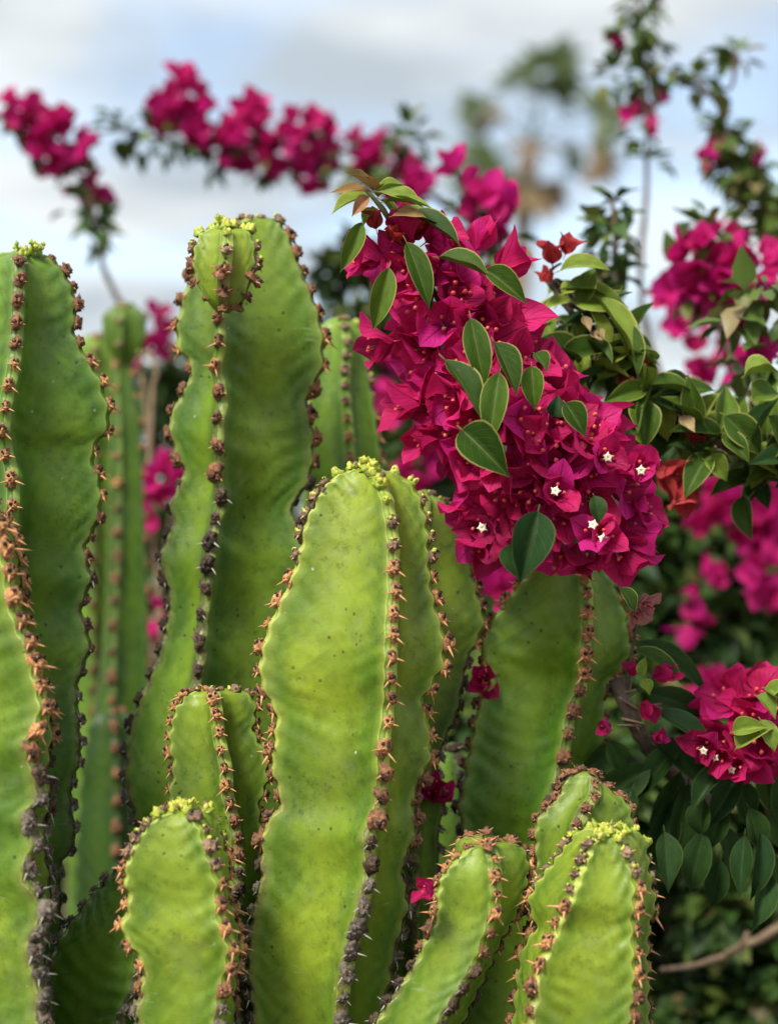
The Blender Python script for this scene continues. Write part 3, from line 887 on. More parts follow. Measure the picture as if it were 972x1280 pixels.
def backcactus(label, Y, ribs, **kw):
    r, l = cactus(label, Y, ribs, [(430, 'young'), (600, 'tan'), (2000, 'brown')], cush_scale=0.95, spacing=0.026, rows=90, **kw)
    r['group'] = BACKC
backcactus('blurred cactus column with a round knob crown, standing behind the broad dark one', 1.85, [
    ([(155,378),(137,386),(128,408),(133,434),(149,456),(150,475),(143,520),(138,580),(135,700),(128,820),(110,950),(100,1310)], 0.3, False),
    ([(156,380),(150,396),(148,440),(146,470),(148,560),(146,700),(140,850),(140,1310)], 0.95, True),
    ([(158,378),(175,386),(183,408),(178,434),(165,456),(166,475),(174,520),(177,580),(184,700),(186,820),(190,1310)], 0.3, True),
    (None, -0.9, 0.0)], tint=(0.42, 0.56, 0.5), conc=0.22)
backcactus('pale blurred cactus column farthest back in the clump', 2.05, [
    ([(118,418),(100,424),(88,450),(85,520),(85,700),(85,1310)], 0.3, False),
    ([(120,418),(118,430),(116,500),(116,700),(114,1310)], 0.95, True),
    ([(122,418),(136,424),(144,450),(146,520),(148,700),(150,1310)], 0.3, True),
    (None, -0.9, 0.0)], tint=(0.72, 0.88, 0.75), conc=0.22)
backcactus('blurred cactus column with shade painted into its tint, low behind the tallest one', 1.75, [
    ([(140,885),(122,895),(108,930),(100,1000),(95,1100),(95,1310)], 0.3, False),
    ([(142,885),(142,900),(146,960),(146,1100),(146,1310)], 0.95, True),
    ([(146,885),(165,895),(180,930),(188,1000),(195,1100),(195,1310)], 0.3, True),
    (None, -0.9, 0.0)], tint=(0.20, 0.31, 0.24), conc=0.22, age0=0.3)  # tint darkens the whole column to stand in for shade around it

# ------------------------------------------------------------------ bracts, flowers, leaves
def blade(L, W, nu, nv, cup, bend, wav, seed, shape='bract', fold=0.0):
    """a leaf blade from the origin along +Y, facing +Z"""
    q = random.Random(seed)
    ph = q.uniform(0, 6); ph2 = q.uniform(0, 6); tw = q.uniform(-0.35, 0.35)
    V, F, UV = [], [], []
    for i in range(nu + 1):
        u = i / nu
        if shape == 'bract':
            w = W * float(np.interp(u, (0, .06, .15, .28, .42, .56, .7, .82, .92, 1), (.10, .48, .78, .96, 1.0, .97, .82, .58, .28, 0)))
        else:
            w = W * float(np.interp(u, (0, .06, .14, .24, .36, .5, .63, .75, .85, .93, 1), (.04, .36, .68, .91, 1.0, .93, .75, .51, .28, .11, 0)))
        if i == nu: w = 0.0004
        for j in range(nv + 1):
            v = 2 * j / nv - 1
            x = v * w
            z = cup * w * (v * v) + fold * abs(v) * w
            z += wav * W * math.sin(5.5 * u + ph + 2.2 * v) * (v * v) * math.sin(math.pi * u)
            z += 0.5 * wav * W * math.sin(11 * u + ph2) * abs(v) ** 3 * math.sin(math.pi * u)
            ang = bend * u
            yy = L * (math.sin(ang) / bend if abs(bend) > 1e-3 else u)
            zz_ = L * ((1 - math.cos(ang)) / bend if abs(bend) > 1e-3 else 0)
            ct, st_ = math.cos(tw * u), math.sin(tw * u)
            x2, z2 = x * ct - z * st_, x * st_ + z * ct
            V.append((x2, yy - z2 * math.sin(ang), zz_ + z2 * math.cos(ang)))
            UV.append((u, j / nv))
    for i in range(nu):
        for j in range(nv):
            a = i * (nv + 1) + j
            F.append((a, a + 1, a + nv + 2, a + nv + 1))
    return V, F, UV

MM = 0.001
def bmesh_set(mat, n=7, L=35, W=12.6):
    out = []
    for s in range(n):
        q = random.Random(s * 7 + 3)
        v, f, uv = blade(L * MM * q.uniform(0.88, 1.1), W * MM * q.uniform(0.9, 1.12), 10, 6, q.uniform(0.10, 0.45), q.uniform(-0.9, 0.2), q.uniform(0.28, 0.52), s + 50)
        out.append(mesh('bract', v, f, [mat], uv))
    return out
BR = bmesh_set(M_BRACT, 14)
BRR = bmesh_set(M_BRACT_RED, 4)
BRP = bmesh_set(M_BRACT_PALE, 3, 28, 11)

def leaf_set(mat, n=8, L=52, W=14.5, bend=(-1.4, 0.1), fold=0.68):
    out = []
    for s in range(n):
        q = random.Random(s * 11 + 5)
        v, f, uv = blade(L * MM, W * MM, 16, 8, q.uniform(-0.25, 0.10), q.uniform(*bend), q.uniform(0.06, 0.16), s + 90, 'leaf', q.uniform(0.8, 1.7) * fold)
        # petiole
        tv, tf = tube([(0, -6*MM, -1.5*MM), (0, -2*MM, -0.3*MM), (0, 3*MM, 0)], [0.7*MM, 0.6*MM, 0.5*MM], 5)
        o = len(v); v = v + [tuple(x) for x in tv]; f = f + [tuple(i + o for i in q_) for q_ in tf]; uv = uv + [(0.5, 0.5)] * len(tv)
        out.append(mesh('leaf', v, f, [mat], uv))
    return out
LF = {'g': leaf_set(M_LEAF), 'l': leaf_set(M_LEAFL), 'd': leaf_set(M_LEAFD), 'b': leaf_set(M_LEAFB), 'y': leaf_set(M_LEAFDRY, 3, bend=(0.6, 1.5), fold=0.9)}
LEAFL = 52 * MM; LEAFW = 29 * MM

def tubes_mesh(seed):
    q = random.Random(seed)
    P_ = []
    for k in range(3):
        an = k * 2.094 + q.uniform(-.3, .3)
        ln = q.uniform(15, 21) * MM
        o = Vector((math.cos(an), math.sin(an), 0))
        tip = o * 5.2 * MM + Vector((0, 0, ln))
        v, f = tube([o * 0.6*MM, o * 2.6*MM + Vector((0, 0, ln * 0.5)), tip], [0.6*MM, 0.75*MM, 0.9*MM], 6); P_.append((v, f, 0))
        v, f = lump_mesh(1.55*MM, 1.55*MM, 1.7*MM, seed + k, 0.3, 7, 4)
        P_.append(([x + tip for x in v], f, 1))
    v, f = tube([(0, 0, -9*MM), (0, 0, -3*MM), (0, 0, 1*MM)], [0.5*MM, 0.6*MM, 1.1*MM], 6); P_.append((v, f, 0))
    V, F, FM = merge(P_)
    return mesh('flower', V, F, [M_TUBE, M_BEAD], fmat=FM)
TUBES = [tubes_mesh(s) for s in range(4)]

def star_mesh():
    V, F, FM = [], [], []
    n = 10
    V.append(Vector((0, 0, 0.4*MM)))
    for ring, (r0, z) in enumerate(((1.1, 0.5), (3.3, 1.2), (4.5, 0.2))):
        for k in range(n * 2):
            an = 2 * math.pi * k / (n * 2)
            lob = 0.5 + 0.5 * math.cos(an * 5)
            rr = r0 * (1 if ring == 0 else 0.60 + 0.40 * lob + (0.10 * math.cos(an * 10)))
            V.append(Vector((math.cos(an) * rr * MM, math.sin(an) * rr * MM, (z + 0.5 * math.cos(an * 10)) * MM if ring else z * MM)))
    m = n * 2
    for k in range(m):
        F.append((0, 1 + k, 1 + (k + 1) % m)); FM.append(1)
        for r_ in range(2):
            a = 1 + r_ * m
            F.append((a + k, a + m + k, a + m + (k + 1) % m, a + (k + 1) % m)); FM.append(0)
    tv, tf = tube([(0, 0, -14*MM), (0.5*MM, 0, -7*MM), (0, 0, 0.2*MM)], [0.7*MM, 0.9*MM, 1.5*MM], 6)
    o = len(V); V += tv; F += [tuple(i + o for i in q) for q in tf]; FM += [0] * len(tf)
    return mesh('floret', V, F, [M_STAR, M_STARC], fmat=FM)
STAR = star_mesh()

def frame(pos, z, ref=None, spin=0.0, s=1.0):
    z = Vector(z).normalized()
    x = (Vector(ref) if ref else Vector((0.3, 0.2, 0.9))).cross(z)
    if x.length < 1e-3: x = z.orthogonal()
    x.normalize(); y = z.cross(x)
    M = Matrix(((x.x, y.x, z.x, 0), (x.y, y.y, z.y, 0), (x.z, y.z, z.z, 0), (0, 0, 0, 1)))
    return Matrix.Translation(Vector(pos)) @ M @ Matrix.Rotation(spin, 4, 'Z') @ Matrix.Scale(s, 4)

def bract_mats(q, openness):
    out = []
    for k in range(3):
        an = k * 2.094 + q.uniform(-0.25, 0.25)
        op = openness * q.uniform(0.75, 1.25)
        # blade lies along local +Y facing +Z: raise it towards the flower axis, then spread round it
        M = Matrix.Rotation(an, 4, 'Z') @ Matrix.Translation((0, 1.2*MM, 0)) @ Matrix.Rotation(math.pi / 2 - op, 4, 'X') @ Matrix.Rotation(q.uniform(-.2, .2), 4, 'Y')
        out.append(M)
    return out

def flower(host, hloc, pos, axis, s=1.0, openness=0.6, star=0, set_=None, name='flower', q=rnd):
    M = frame(pos, axis, None, q.uniform(0, 6.28), s)
    fl = link(name, q.choice(TUBES), host)
    put(fl, hloc, M)
    for B in bract_mats(q, openness):
        b = link('bract', q.choice(set_ or BR), fl)
        b.matrix_basis = B @ Matrix.Scale(q.uniform(0.88, 1.12), 4)
    for k in range(star):
        st = link('floret', STAR, fl)
        st.matrix_basis = Matrix.Translation(Vector((3.5*MM * math.cos(2.1 * k), 3.5*MM * math.sin(2.1 * k), 22*MM)))
    return fl

def leaf(host, hloc, base, tip, kind='g', width=None, nrm=(0, -0.75, 0.62), roll=0.0, idx=None):
    base = Vector(base); tip = Vector(tip)
    d = tip - base; L = d.length
    y = d.normalized()
    n = Vector(nrm); z = (n - n.dot(y) * y)
    if z.length < 1e-3: z = y.orthogonal()
    z.normalize(); x = y.cross(z)
    sx = (0.86 * width / LEAFW) if width else L / LEAFL * rnd.uniform(0.9, 1.1)
    sl = L / LEAFL * 1.04
    Rm = Matrix(((x.x, y.x, z.x, 0), (x.y, y.y, z.y, 0), (x.z, y.z, z.z, 0), (0, 0, 0, 1)))
    M = Matrix.Translation(base) @ Rm @ Matrix.Rotation(roll, 4, 'Y') @ Matrix.Diagonal((sx, sl, sx, 1))
    ms = LF[kind]
    o = link('leaf', ms[idx % len(ms)] if idx is not None else rnd.choice(ms), host)
    put(o, hloc, M)
    return o

def pleaf(host, hloc, b, t, Y, kind='g', w=30, dY=-0.012, **kw):
    """leaf given by where its base and tip stand, at distance Y (tip nearer by dY)"""
    return leaf(host, hloc, P(b[0], b[1], Y), P(t[0], t[1], Y + dY), kind, w * Y / FPX, **kw)

def stem(host, hloc, path, r0, r1, mat, n=40, name='stem', sides=8, lump=0.5):
    pts = smoothpath(path, n)
    V, F = tube(pts, [r0 + (r1 - r0) * i / (n - 1) for i in range(n)], sides, lump)
    V = [v - Vector(hloc) for v in V]
    return link(name, mesh(name, V, F, [mat]), host), pts

# ------------------------------------------------------------------ the main bougainvillea spray
def main_spray():
    base = Vector((0.13, 1.52, 0.0))
    root = thing('bougainvillea_branch', 'large drooping bougainvillea spray packed with magenta bracts, resting on a cactus column', 'bougainvillea', base)
    Y = 1.15
    tip = [P(452,232,Y-.01), P(478,262,Y-.005), P(500,300,Y), P(545,370,Y+.005), P(595,455,Y+.01), P(650,545,Y+.02), P(690,600,Y+.05), P(715,660,Y+.16), P(705,800,Y+.27), P(690,1100,Y+.33), base]
    stem(root, base, tip[:4][::-1], 0.0022, 0.0014, M_STEMG, 24, 'shoot')
    stem(root, base, tip[3:][::-1], 0.0085, 0.0022, M_STEM, 60, 'stem')
    # swept body of blossom: centre and radius (view pixels)
    axis = [(512,318,36),(547,372,64),(582,432,84),(616,492,92),(656,548,102),(698,598,106),(722,632,90)]
    def body(t):
        s = t * (len(axis) - 1); k = min(int(s), len(axis) - 2); f = s - k
        a, b = axis[k], axis[k + 1]
        return [a[i] * (1 - f) + b[i] * f for i in range(3)]
    q = random.Random(21)
    pts = []
    tries = 0
    while len(pts) < 118 and tries < 20000:
        tries += 1
        t = q.random() ** 0.72
        cx, cy, r_ = body(t)
        an = q.uniform(0, 2 * math.pi)
        # section plane is across the branch; sample round it, more of them on the camera side
        px, dep = math.cos(an), math.sin(an)
        if dep > 0.45 : continue
        along = Vector((0.62, 0, -0.78)); across = Vector((0.78, 0, 0.62))
        n = (across * px + Vector((0, 1, 0)) * dep)
        n = n + along * (-0.15 + 0.5 * max(0, t - 0.80) / 0.2 * q.random()) + Vector((0, 0, 0.10))
        n.normalize()
        rm = r_ * Y / FPX
        c = P(cx, cy, Y + 0.012)
        inset = 0.022
        p = c + Vector((n.x * max(rm - inset, 0.004), n.y * max(rm - inset, 0.004) * 0.75, n.z * max(rm - inset, 0.004)))
        p += along * q.uniform(-0.004, 0.004)
        dmin = 0.0128 if dep < 0.1 else 0.019
        if any((p - o[0]).length < dmin for o in pts): continue
        pts.append((p, n))
    stars = [(699,608),(766,566),(805,584),(738,658),(598,657),(757,668)]
    P_ = []
    for p, n in pts:
        tilt = Vector((q.uniform(-.45, .45), q.uniform(-.25, .25), q.uniform(-.45, .45)))
        P_.append((p, (n + tilt + Vector((0, -0.18, 0))).normalized()))
    for i, (p, n) in enumerate(P_):
        flower(root, base, p, n, q.uniform(0.84, 1.10), q.uniform(0.36, 0.80), 0, None, q=q)
    for (x, y) in stars:       # flowers whose cream florets are open
        c = P(x, y, Y - 0.056)
        nn = Vector((q.uniform(-.3, .4), -1, q.uniform(-.1, .35))).normalized()
        flower(root, base, c - nn * 0.022, nn, 0.80, 0.40, 1, None, q=q)
    # half-open bracts near the tip
    for (x, y, dx, dz) in ((455,322,-1,-.1),(470,318,-.6,.1),(505,300,.1,.6),(540,298,.5,.3),(520,330,.2,-.2),(548,312,.8,.2),(600,300,.4,.9),(630,335,.8,.6),(480,330,-.3,-.7),(478,430,-1,-.2),(512,505,-1,0),(535,548,-.9,-.2),(795,665,.9,-.3),(785,695,.6,-.8),(750,695,.1,-1),(765,680,.4,-.5),(800,635,.9,0),(775,650,.5,-.2),(720,690,-.2,-.8),(600,672,-.5,-.8),(580,640,-.8,-.4),(615,680,0,-1)):
        flower(root, base, P(x - 14 * dx, y + 14 * dz, Y), Vector((dx, q.uniform(-.7, -.1), dz)), q.uniform(0.75, 1.0), q.uniform(0.25, 0.5), 0, None, q=q)
    for (x, y, dx, dz) in ((470,286,-.2,.8),(487,300,.2,.3),(515,292,.4,.4),(455,300,-.9,.3),(500,282,.3,.9)):
        flower(root, base, P(x, y, Y - .004), Vector((dx, -0.4, dz)), q.uniform(0.34, 0.5), 0.2, 0, BRR, name='flower_bud', q=q)
    # leaves over the blossom
    F = Y - 0.062
    for b, t, w, k, dy, yy in (
        ((486,335),(468,412),36,'g',-.01,Y-.02), ((452,278),(427,338),28,'g',-.008,Y-.02), ((508,303),(542,380),36,'g',-.014,Y-.028),
        ((515,330),(541,384),30,'d',-.01,Y-.022), ((548,322),(614,341),34,'g',-.014,Y-.03), ((606,337),(658,373),36,'g',-.012,Y-.036),
        ((588,398),(606,482),40,'g',-.014,F-.004), ((618,428),(650,488),38,'g',-.012,F-.006), ((556,450),(611,523),48,'g',-.016,F-.010),
        ((624,466),(609,549),42,'g',-.016,F-.014), ((577,537),(632,588),62,'g',-.018,F-.018), ((664,458),(668,508),34,'g',-.010,F-.004),
        ((706,504),(732,541),36,'g',-.008,F-.006), ((668,442),(684,462),24,'g',-.006,F-.002), ((672,640),(653,723),62,'d',-.014,F-.006),
        ((640,680),(648,724),40,'d',-.01,F+.004), ((742,620),(752,652),28,'d',-.006,F-.006), ((690,520),(700,500),30,'d',-.006,F-.002),
        ((775,735),(800,762),26,'g',-.004,F+.02)):
        pleaf(root, base, b, t, yy, k, w, dy, roll=q.uniform(-.35, .35), nrm=(q.uniform(-.25, .25), -0.8, 0.45))
    # the leafy tip
    for b, t, w, k in (
        ((466,238),(436,212),22,'b'),((468,238),(462,211),20,'b'),((464,240),(414,236),22,'b'),((462,246),(412,254),28,'l'),((460,246),(440,266),20,'b'),
        ((470,240),(492,220),22,'b'),((472,246),(500,226),26,'l'),((474,240),(530,248),30,'l'),((476,250),(506,276),30,'l'),((482,252),(538,250),26,'l'),
        ((498,262),(572,284),34,'l'),((505,266),(580,294),34,'g'),((545,285),(582,296),26,'l'),((470,262),(452,280),20,'l'),((490,270),(530,262),22,'b')):
        pleaf(root, base, b, t, Y - 0.012 + q.uniform(-.012, .01), k, w, q.uniform(-.02, .008), roll=q.uniform(-.3, .3), nrm=(q.uniform(-.2, .2), -0.6, 0.75))
main_spray()

# ------------------------------------------------------------------ leafy branch to the right of the spray
def scatter_leaves(root, base, path_px, Yf, n, q, kinds, L=(44, 66), spread=26, wr=(0.55, 0.75)):
    for i in range(n):
        s = q.random() * (len(path_px) - 1); k = min(int(s), len(path_px) - 2); f = s - k
        x = path_px[k][0] * (1 - f) + path_px[k + 1][0] * f; y = path_px[k][1] * (1 - f) + path_px[k + 1][1] * f
        x += q.gauss(0, spread * 0.35); y += q.gauss(0, spread * 0.35)
        Yq = Yf + q.uniform(-0.028, 0.035)
        an = q.uniform(-0.6, math.pi + 0.6) if q.random() < 0.45 else q.uniform(-math.pi, 0.4)
        ln = q.uniform(*L)
        b = P(x, y, Yq)
        t = P(x + math.cos(an) * ln, y - math.sin(an) * ln, Yq + q.uniform(-0.025, 0.012))
        leaf(root, base, b, t, q.choice(kinds), ln * q.uniform(*wr) * Yq / FPX, nrm=(q.uniform(-.5, .5), -0.6, 0.7), roll=q.uniform(-.5, .5))

def leafy_branch():
    base = Vector((0.46, 1.60, 0.0))
    Y = 1.27
    root = thing('bougainvillea_branch', 'leafy green bougainvillea branch with curling leaves and few red bracts, beside the magenta spray', 'bougainvillea', base)
    px = [(676,340),(712,388),(745,430),(790,475),(850,520),(910,555),(985,592)]
    path = [P(x, y, Y) for x, y in px]
    stem(root, base, path + [P(1080,700,Y+.06), P(1130,1100,Y+.2), base], 0.0020, 0.0085, M_STEM, 70)
    # knobbly dry twigs at the bend
    q = random.Random(5)
    for i in range(26):
        x, y = 690 + q.uniform(-12, 60), 345 + q.uniform(-10, 110)
        b = P(x, y + 8, Y + q.uniform(-.01, .01)); t = b + Vector((q.uniform(-.012, .014), q.uniform(-.012, .008), q.uniform(-.006, .016)))
        stem(root, base, [b, (b + t) / 2 + Vector((0, 0, .002)), t], 0.0016, 0.0007, M_STEM if i % 3 else M_TWIG, 6, 'twig', 5, 0.8)
    scatter_leaves(root, base, [(725,395),(760,440),(800,485),(860,530),(930,570),(985,590)], Y, 135, q, ['g', 'g', 'l', 'd', 'l', 'g'], (38, 68), 50)
    scatter_leaves(root, base, [(690,360),(725,420),(745,470)], Y + .015, 20, q, ['g', 'd', 'l'], (24, 44), 34)
    for b, t, w, k in (((700,338),(760,322),34,'l'),((706,360),(766,364),36,'g'),((702,368),(725,352),26,'l'),((745,372),(800,450),40,'l'),((735,385),(772,440),36,'l'),
                       ((770,400),(800,470),36,'g'),((808,482),(880,486),40,'g'),((815,500),(880,515),34,'d'),((760,505),(826,515),34,'g'),((905,520),(955,565),46,'g'),
                       ((790,545),(815,550),34,'l'),((800,500),(812,556),40,'g'),((880,575),(912,595),34,'l'),((820,450),(806,428),22,'l'),((930,470),(972,458),40,'l'),((940,500),(975,480),44,'g'),((960,520),(990,560),40,'g')):
        pleaf(root, base, b, t, Y - 0.03, k, w, q.uniform(-.016, .01), roll=q.uniform(-.4, .4), nrm=(q.uniform(-.2, .2), -0.6, 0.75))
    for b, t, w in (((737,415),(748,432),18),((745,410),(752,428),14),((728,395),(735,420),16),((848,520),(862,548),24)):
        pleaf(root, base, b, t, Y - 0.036, 'y', w, 0.0)
    for (x, y, dx, dz, s) in ((690,330,-.1,1,.62),(706,318,.3,.8,.5),(688,352,-.4,.4,.4),(868,556,0,.5,.42),(795,470,.2,.4,.4),(852,600,0,-1,.75),(818,590,.8,-.2,.85),(786,485,-.3,.3,.35)):
        flower(root, base, P(x, y, Y - 0.02), Vector((dx, -0.35, dz)), s, 0.35, 0, BRR, q=q)
leafy_branch()

# ------------------------------------------------------------------ lower right: cluster with deep green leaves
def lower_branch():
    base = Vector((0.62, 1.46, 0.0))
    Y = 1.22
    root = thing('bougainvillea_branch', 'bougainvillea branch with a small magenta cluster over large deep green leaves', 'bougainvillea', base)
    q = random.Random(9)
    stem(root, base, [P(768,848,Y), P(780,880,Y), P(798,915,Y+.01), P(822,950,Y+.03), P(880,1000,Y+.06), P(1000,1090,Y+.1), base], 0.0045, 0.008, M_STEM, 50)
    stem(root, base, [P(815,930,Y+.02), P(870,935,Y+.02), P(930,915,Y+.02), P(980,890,Y+.02)], 0.003, 0.002, M_STEMG, 20, 'shoot')
    for i in range(8):
        x, y = 775 + q.uniform(0, 45), 855 + q.uniform(0, 85)
        b = P(x, y, Y); t = b + Vector((q.uniform(-.02, .02), -0.01, q.uniform(-.004, .012)))
        stem(root, base, [b, (b + t) / 2, t], 0.0012, 0.0005, M_TWIG, 5, 'twig', 5)
    cen = P(945, 905, Y)
    n = 0
    tries = 0
    pts = []
    while len(pts) < 26 and tries < 4000:
        tries += 1
        d = Vector((q.gauss(0, 1), q.gauss(-0.5, 1), q.gauss(0.1, 1))).normalized()
        if d.y > 0.4: continue
        p = cen + Vector((d.x * 0.024, d.y * 0.016, d.z * 0.018))
        if any((p - o).length < 0.011 for o in pts): continue
        pts.append(p)
        flower(root, base, p, d + Vector((-0.1, -0.3, 0)), q.uniform(0.9, 1.1), q.uniform(0.45, 0.7), 0, None, q=q)
    for (x, y) in ((872,938),(893,950),(912,962)):
        c = P(x, y, Y - .045); nn = Vector((-0.5, -0.8, -0.15)).normalized()
        flower(root, base, c - nn * 0.022, nn, 0.72, 0.34, 1, None, q=q)
    for b, t, w, k in (((915,915),(955,905),30,'l'),((920,935),(955,902),34,'l'),((945,870),(972,890),28,'l'),((955,860),(985,875),26,'l'),((950,900),(972,935),28,'l'),((960,870),(985,850),24,'l')):
        pleaf(root, base, b, t, Y - 0.05, k, w, -.012, roll=q.uniform(-.3, .3))
    # little shoot with buds
    for (x, y, dx, dz, s) in ((815,845,.9,.3,.62),(792,845,-.3,.8,.35),(800,880,.3,-.2,.5),(763,912,-.4,.2,.4),(815,920,.5,0,.35)):
        flower(root, base, P(x, y, Y - .02), Vector((dx, -0.3, dz)), s, 0.3, 0, None, q=q)
    for b, t, w, k in (((800,845),(806,822),16,'l'),((800,850),(812,868),20,'l')):
        pleaf(root, base, b, t, Y - .03, k, w, -.004)
    # large leaves
    for b, t, w, k in (
        ((798,802),(874,852),42,'d'),((792,812),(850,840),36,'g'),((808,866),(880,888),48,'d'),((820,890),(885,918),44,'d'),((815,925),(886,985),56,'d'),
        ((775,940),(735,958),44,'d'),((812,958),(750,998),58,'d'),((760,925),(778,960),40,'d'),
        ((925,965),(890,1020),44,'d'),((920,972),(936,1022),42,'d'),((950,955),(962,1008),40,'g'),((905,1005),(886,1052),42,'d'),((900,1030),(915,1085),40,'d'),
        ((935,1010),(950,1055),40,'d'),((930,1045),(924,1106),38,'d'),((950,1040),(945,1112),40,'d'),((965,1010),(985,1060),42,'d'),((968,1070),(972,1120),36,'d'),
        ((860,980),(845,1065),56,'d'),((880,1000),(870,1040),44,'d'),((850,965),(820,1030),48,'d'),((840,1000),(812,1075),52,'d'),((880,1040),(862,1105),50,'d'),
        ((985,960),(975,1020),40,'d'),((850,930),(800,985),46,'d'),((905,960),(870,1000),42,'d'),((830,1040),(836,1100),46,'d'),((790,985),(770,1040),46,'d'),((960,1090),(945,1150),40,'d'),((900,1075),(890,1130),42,'d')):
        t = (b[0] + (t[0] - b[0]) * 1.22, b[1] + (t[1] - b[1]) * 1.22)
        pleaf(root, base, b, t, Y + q.uniform(-.025, .03), k, w * 0.88, q.uniform(-.016, .006), roll=q.uniform(-.35, .35), nrm=(q.uniform(-.25, .25), -0.8, 0.5))
    for (x, y) in ((800,752),(788,765)):
        flower(root, base, P(x, y, Y - .02), Vector((.4, -.7, -.2)), 0.62, 0.5, 0, BRP, name='withered_flower', q=q)
    stem(root, base, [P(798,762,Y-.02), P(792,800,Y), P(782,860,Y), P(790,900,Y)], 0.001, 0.0015, M_STEM, 12, 'twig', 5)
lower_branch()

# bits of blossom caught among the columns
def caught(label, px, py, Y, s, axis, n=1, set_=None):
    base = P(px, py, Y)
    root = thing('bougainvillea_flower', label, 'flower', base)
    for k in range(n):
        flower(root, base, base + Vector((rnd.uniform(-.012, .012), rnd.uniform(-.008, .008), rnd.uniform(-.012, .012))) * (n > 1), Vector(axis) + Vector((rnd.uniform(-.5, .5), 0, rnd.uniform(-.5, .5))) * (n > 1), s, 0.45, 0, set_)
caught('dark magenta bracts wedged in the gap below the spray, against the wide column', 602, 842, 1.235, 0.55, (0, -.8, .5), 3)
caught('red magenta flower caught between the bright middle column and the wide column', 548, 985, 1.22, 0.6, (.1, -.6, .6), 3)
caught('tiny crumpled magenta flower stuck on the small leaning column', 541, 1114, 1.055, 0.42, (-.7, -.5, .3), 1)

# ------------------------------------------------------------------ joined foliage for what is out of focus
def joined(protos, mats4, mat, name, parent, ploc):
    Vs, Fs, UVs = [], [], []
    off_ = 0
    for i, M in enumerate(mats4):
        v, f = protos[i % len(protos)]
        a = np.array(M)
        vv = v @ a[:3, :3].T + a[:3, 3] - np.array(ploc)
        Vs.append(vv); Fs.append(f + off_); off_ += len(v)
        UVs.append(np.full((len(v), 2), nrs.rand()))
    V = np.concatenate(Vs); F = np.concatenate(Fs); UV = np.concatenate(UVs)
    me = bpy.data.meshes.new(name)
    me.vertices.add(len(V)); me.vertices.foreach_set('co', V.astype(np.float32).ravel())
    me.loops.add(F.size); me.loops.foreach_set('vertex_index', F.astype(np.int32).ravel())
    me.polygons.add(len(F)); me.polygons.foreach_set('loop_start', np.arange(0, F.size, F.shape[1], dtype=np.int32))
    l = me.uv_layers.new(name='UVMap'); l.data.foreach_set('uv', UV[F.ravel()].astype(np.float32).ravel())
    me.materials.append(mat)
    me.update(calc_edges=True)
    me.polygons.foreach_set('use_smooth', np.ones(len(F), dtype=bool))
    o = link(name, me, parent); o['kind'] = 'stuff'
    return o
def proto(L, W, nu, nv, **kw):
    out = []
    for s in range(4):
        v, f, uv = blade(L * MM, W * MM, nu, nv, kw.get('cup', 0.2), random.Random(s).uniform(-0.9, 0.2), 0.2, s + 7, kw.get('shape', 'leaf'), kw.get('fold', 0.2))
        out.append((np.array(v), np.array(f)))
    return out
PR_LEAF = proto(50, 14, 4, 2)
PR_BRACT = proto(34, 14, 4, 4, shape='bract', fold=0.0)

def rot_to(y, nrm_):
    y = y.normalized(); z = nrm_ - nrm_.dot(y) * y
    if z.length < 1e-4: z = y.orthogonal()
    z.normalize(); x = y.cross(z)
    return Matrix(((x.x, y.x, z.x, 0), (x.y, y.y, z.y, 0), (x.z, y.z, z.z, 0), (0, 0, 0, 1)))

def cluster_mats(cen, rad, n, q, s=1.0):
    out = []
    for i in range(n):
        d = Vector((q.gauss(0, 1), q.gauss(0, 1), q.gauss(0, 1))).normalized()
        p = cen + d * rad * q.uniform(0.45, 0.8)
        M = frame(p, d + Vector((q.uniform(-.4, .4), q.uniform(-.4, .4), q.uniform(-.4, .4))), None, q.uniform(0, 6), s * q.uniform(0.85, 1.15))
        out += [M @ B for B in bract_mats(q, q.uniform(0.45, 0.8))]
    return out

def leaf_mats(cen, rad, n, q, s=1.0, flat=1.0):
    out = []
    for i in range(n):
        d = Vector((q.gauss(0, 1), q.gauss(0, 1), q.gauss(0, 1))).normalized()
        p = cen + Vector((d.x, d.y, d.z * flat)) * rad * q.random() ** 0.5
        y = d + Vector((q.uniform(-.7, .7), q.uniform(-.7, .7), q.uniform(-.9, .3)))
        out.append(Matrix.Translation(p) @ rot_to(y, Vector((q.uniform(-.5, .5), q.uniform(-.7, .3), 1))) @ Matrix.Scale(s * q.uniform(0.7, 1.2), 4))
    return out

def far_spray(label, Y, path_px, clusters, leaves, base, r=(0.0022, 0.005), mat=M_MASS, seed=1, s=1.0, group='flowering sprays arching against the sky', via=None, ls=0.62):
    """an out-of-focus spray: stem down to the ground, blossom clusters and leaves along it"""
    q = random.Random(seed)
    base = Vector(base)
    root = thing('bougainvillea_branch', label, 'bougainvillea', base, group)
    path = [P(x, y, Y) for x, y in path_px]
    stem(root, base, path + [P(*via), base] if via else path + [base], r[0], r[1], M_STEM, 60)
    for (x, y, rr, n) in clusters:
        joined(PR_BRACT, cluster_mats(P(x, y, Y + q.uniform(-.03, .03)), rr * Y / FPX, n, q, s * 0.78), M_BRACT_MASS, 'flower_cluster', root, base)
    ms = []
    for (x, y, rr, n) in leaves:
        ms += leaf_mats(P(x, y, Y + q.uniform(-.02, .02)), rr * Y / FPX, n, q, s * ls)
    if ms: joined(PR_LEAF, ms, mat, 'foliage', root, base)
    return root

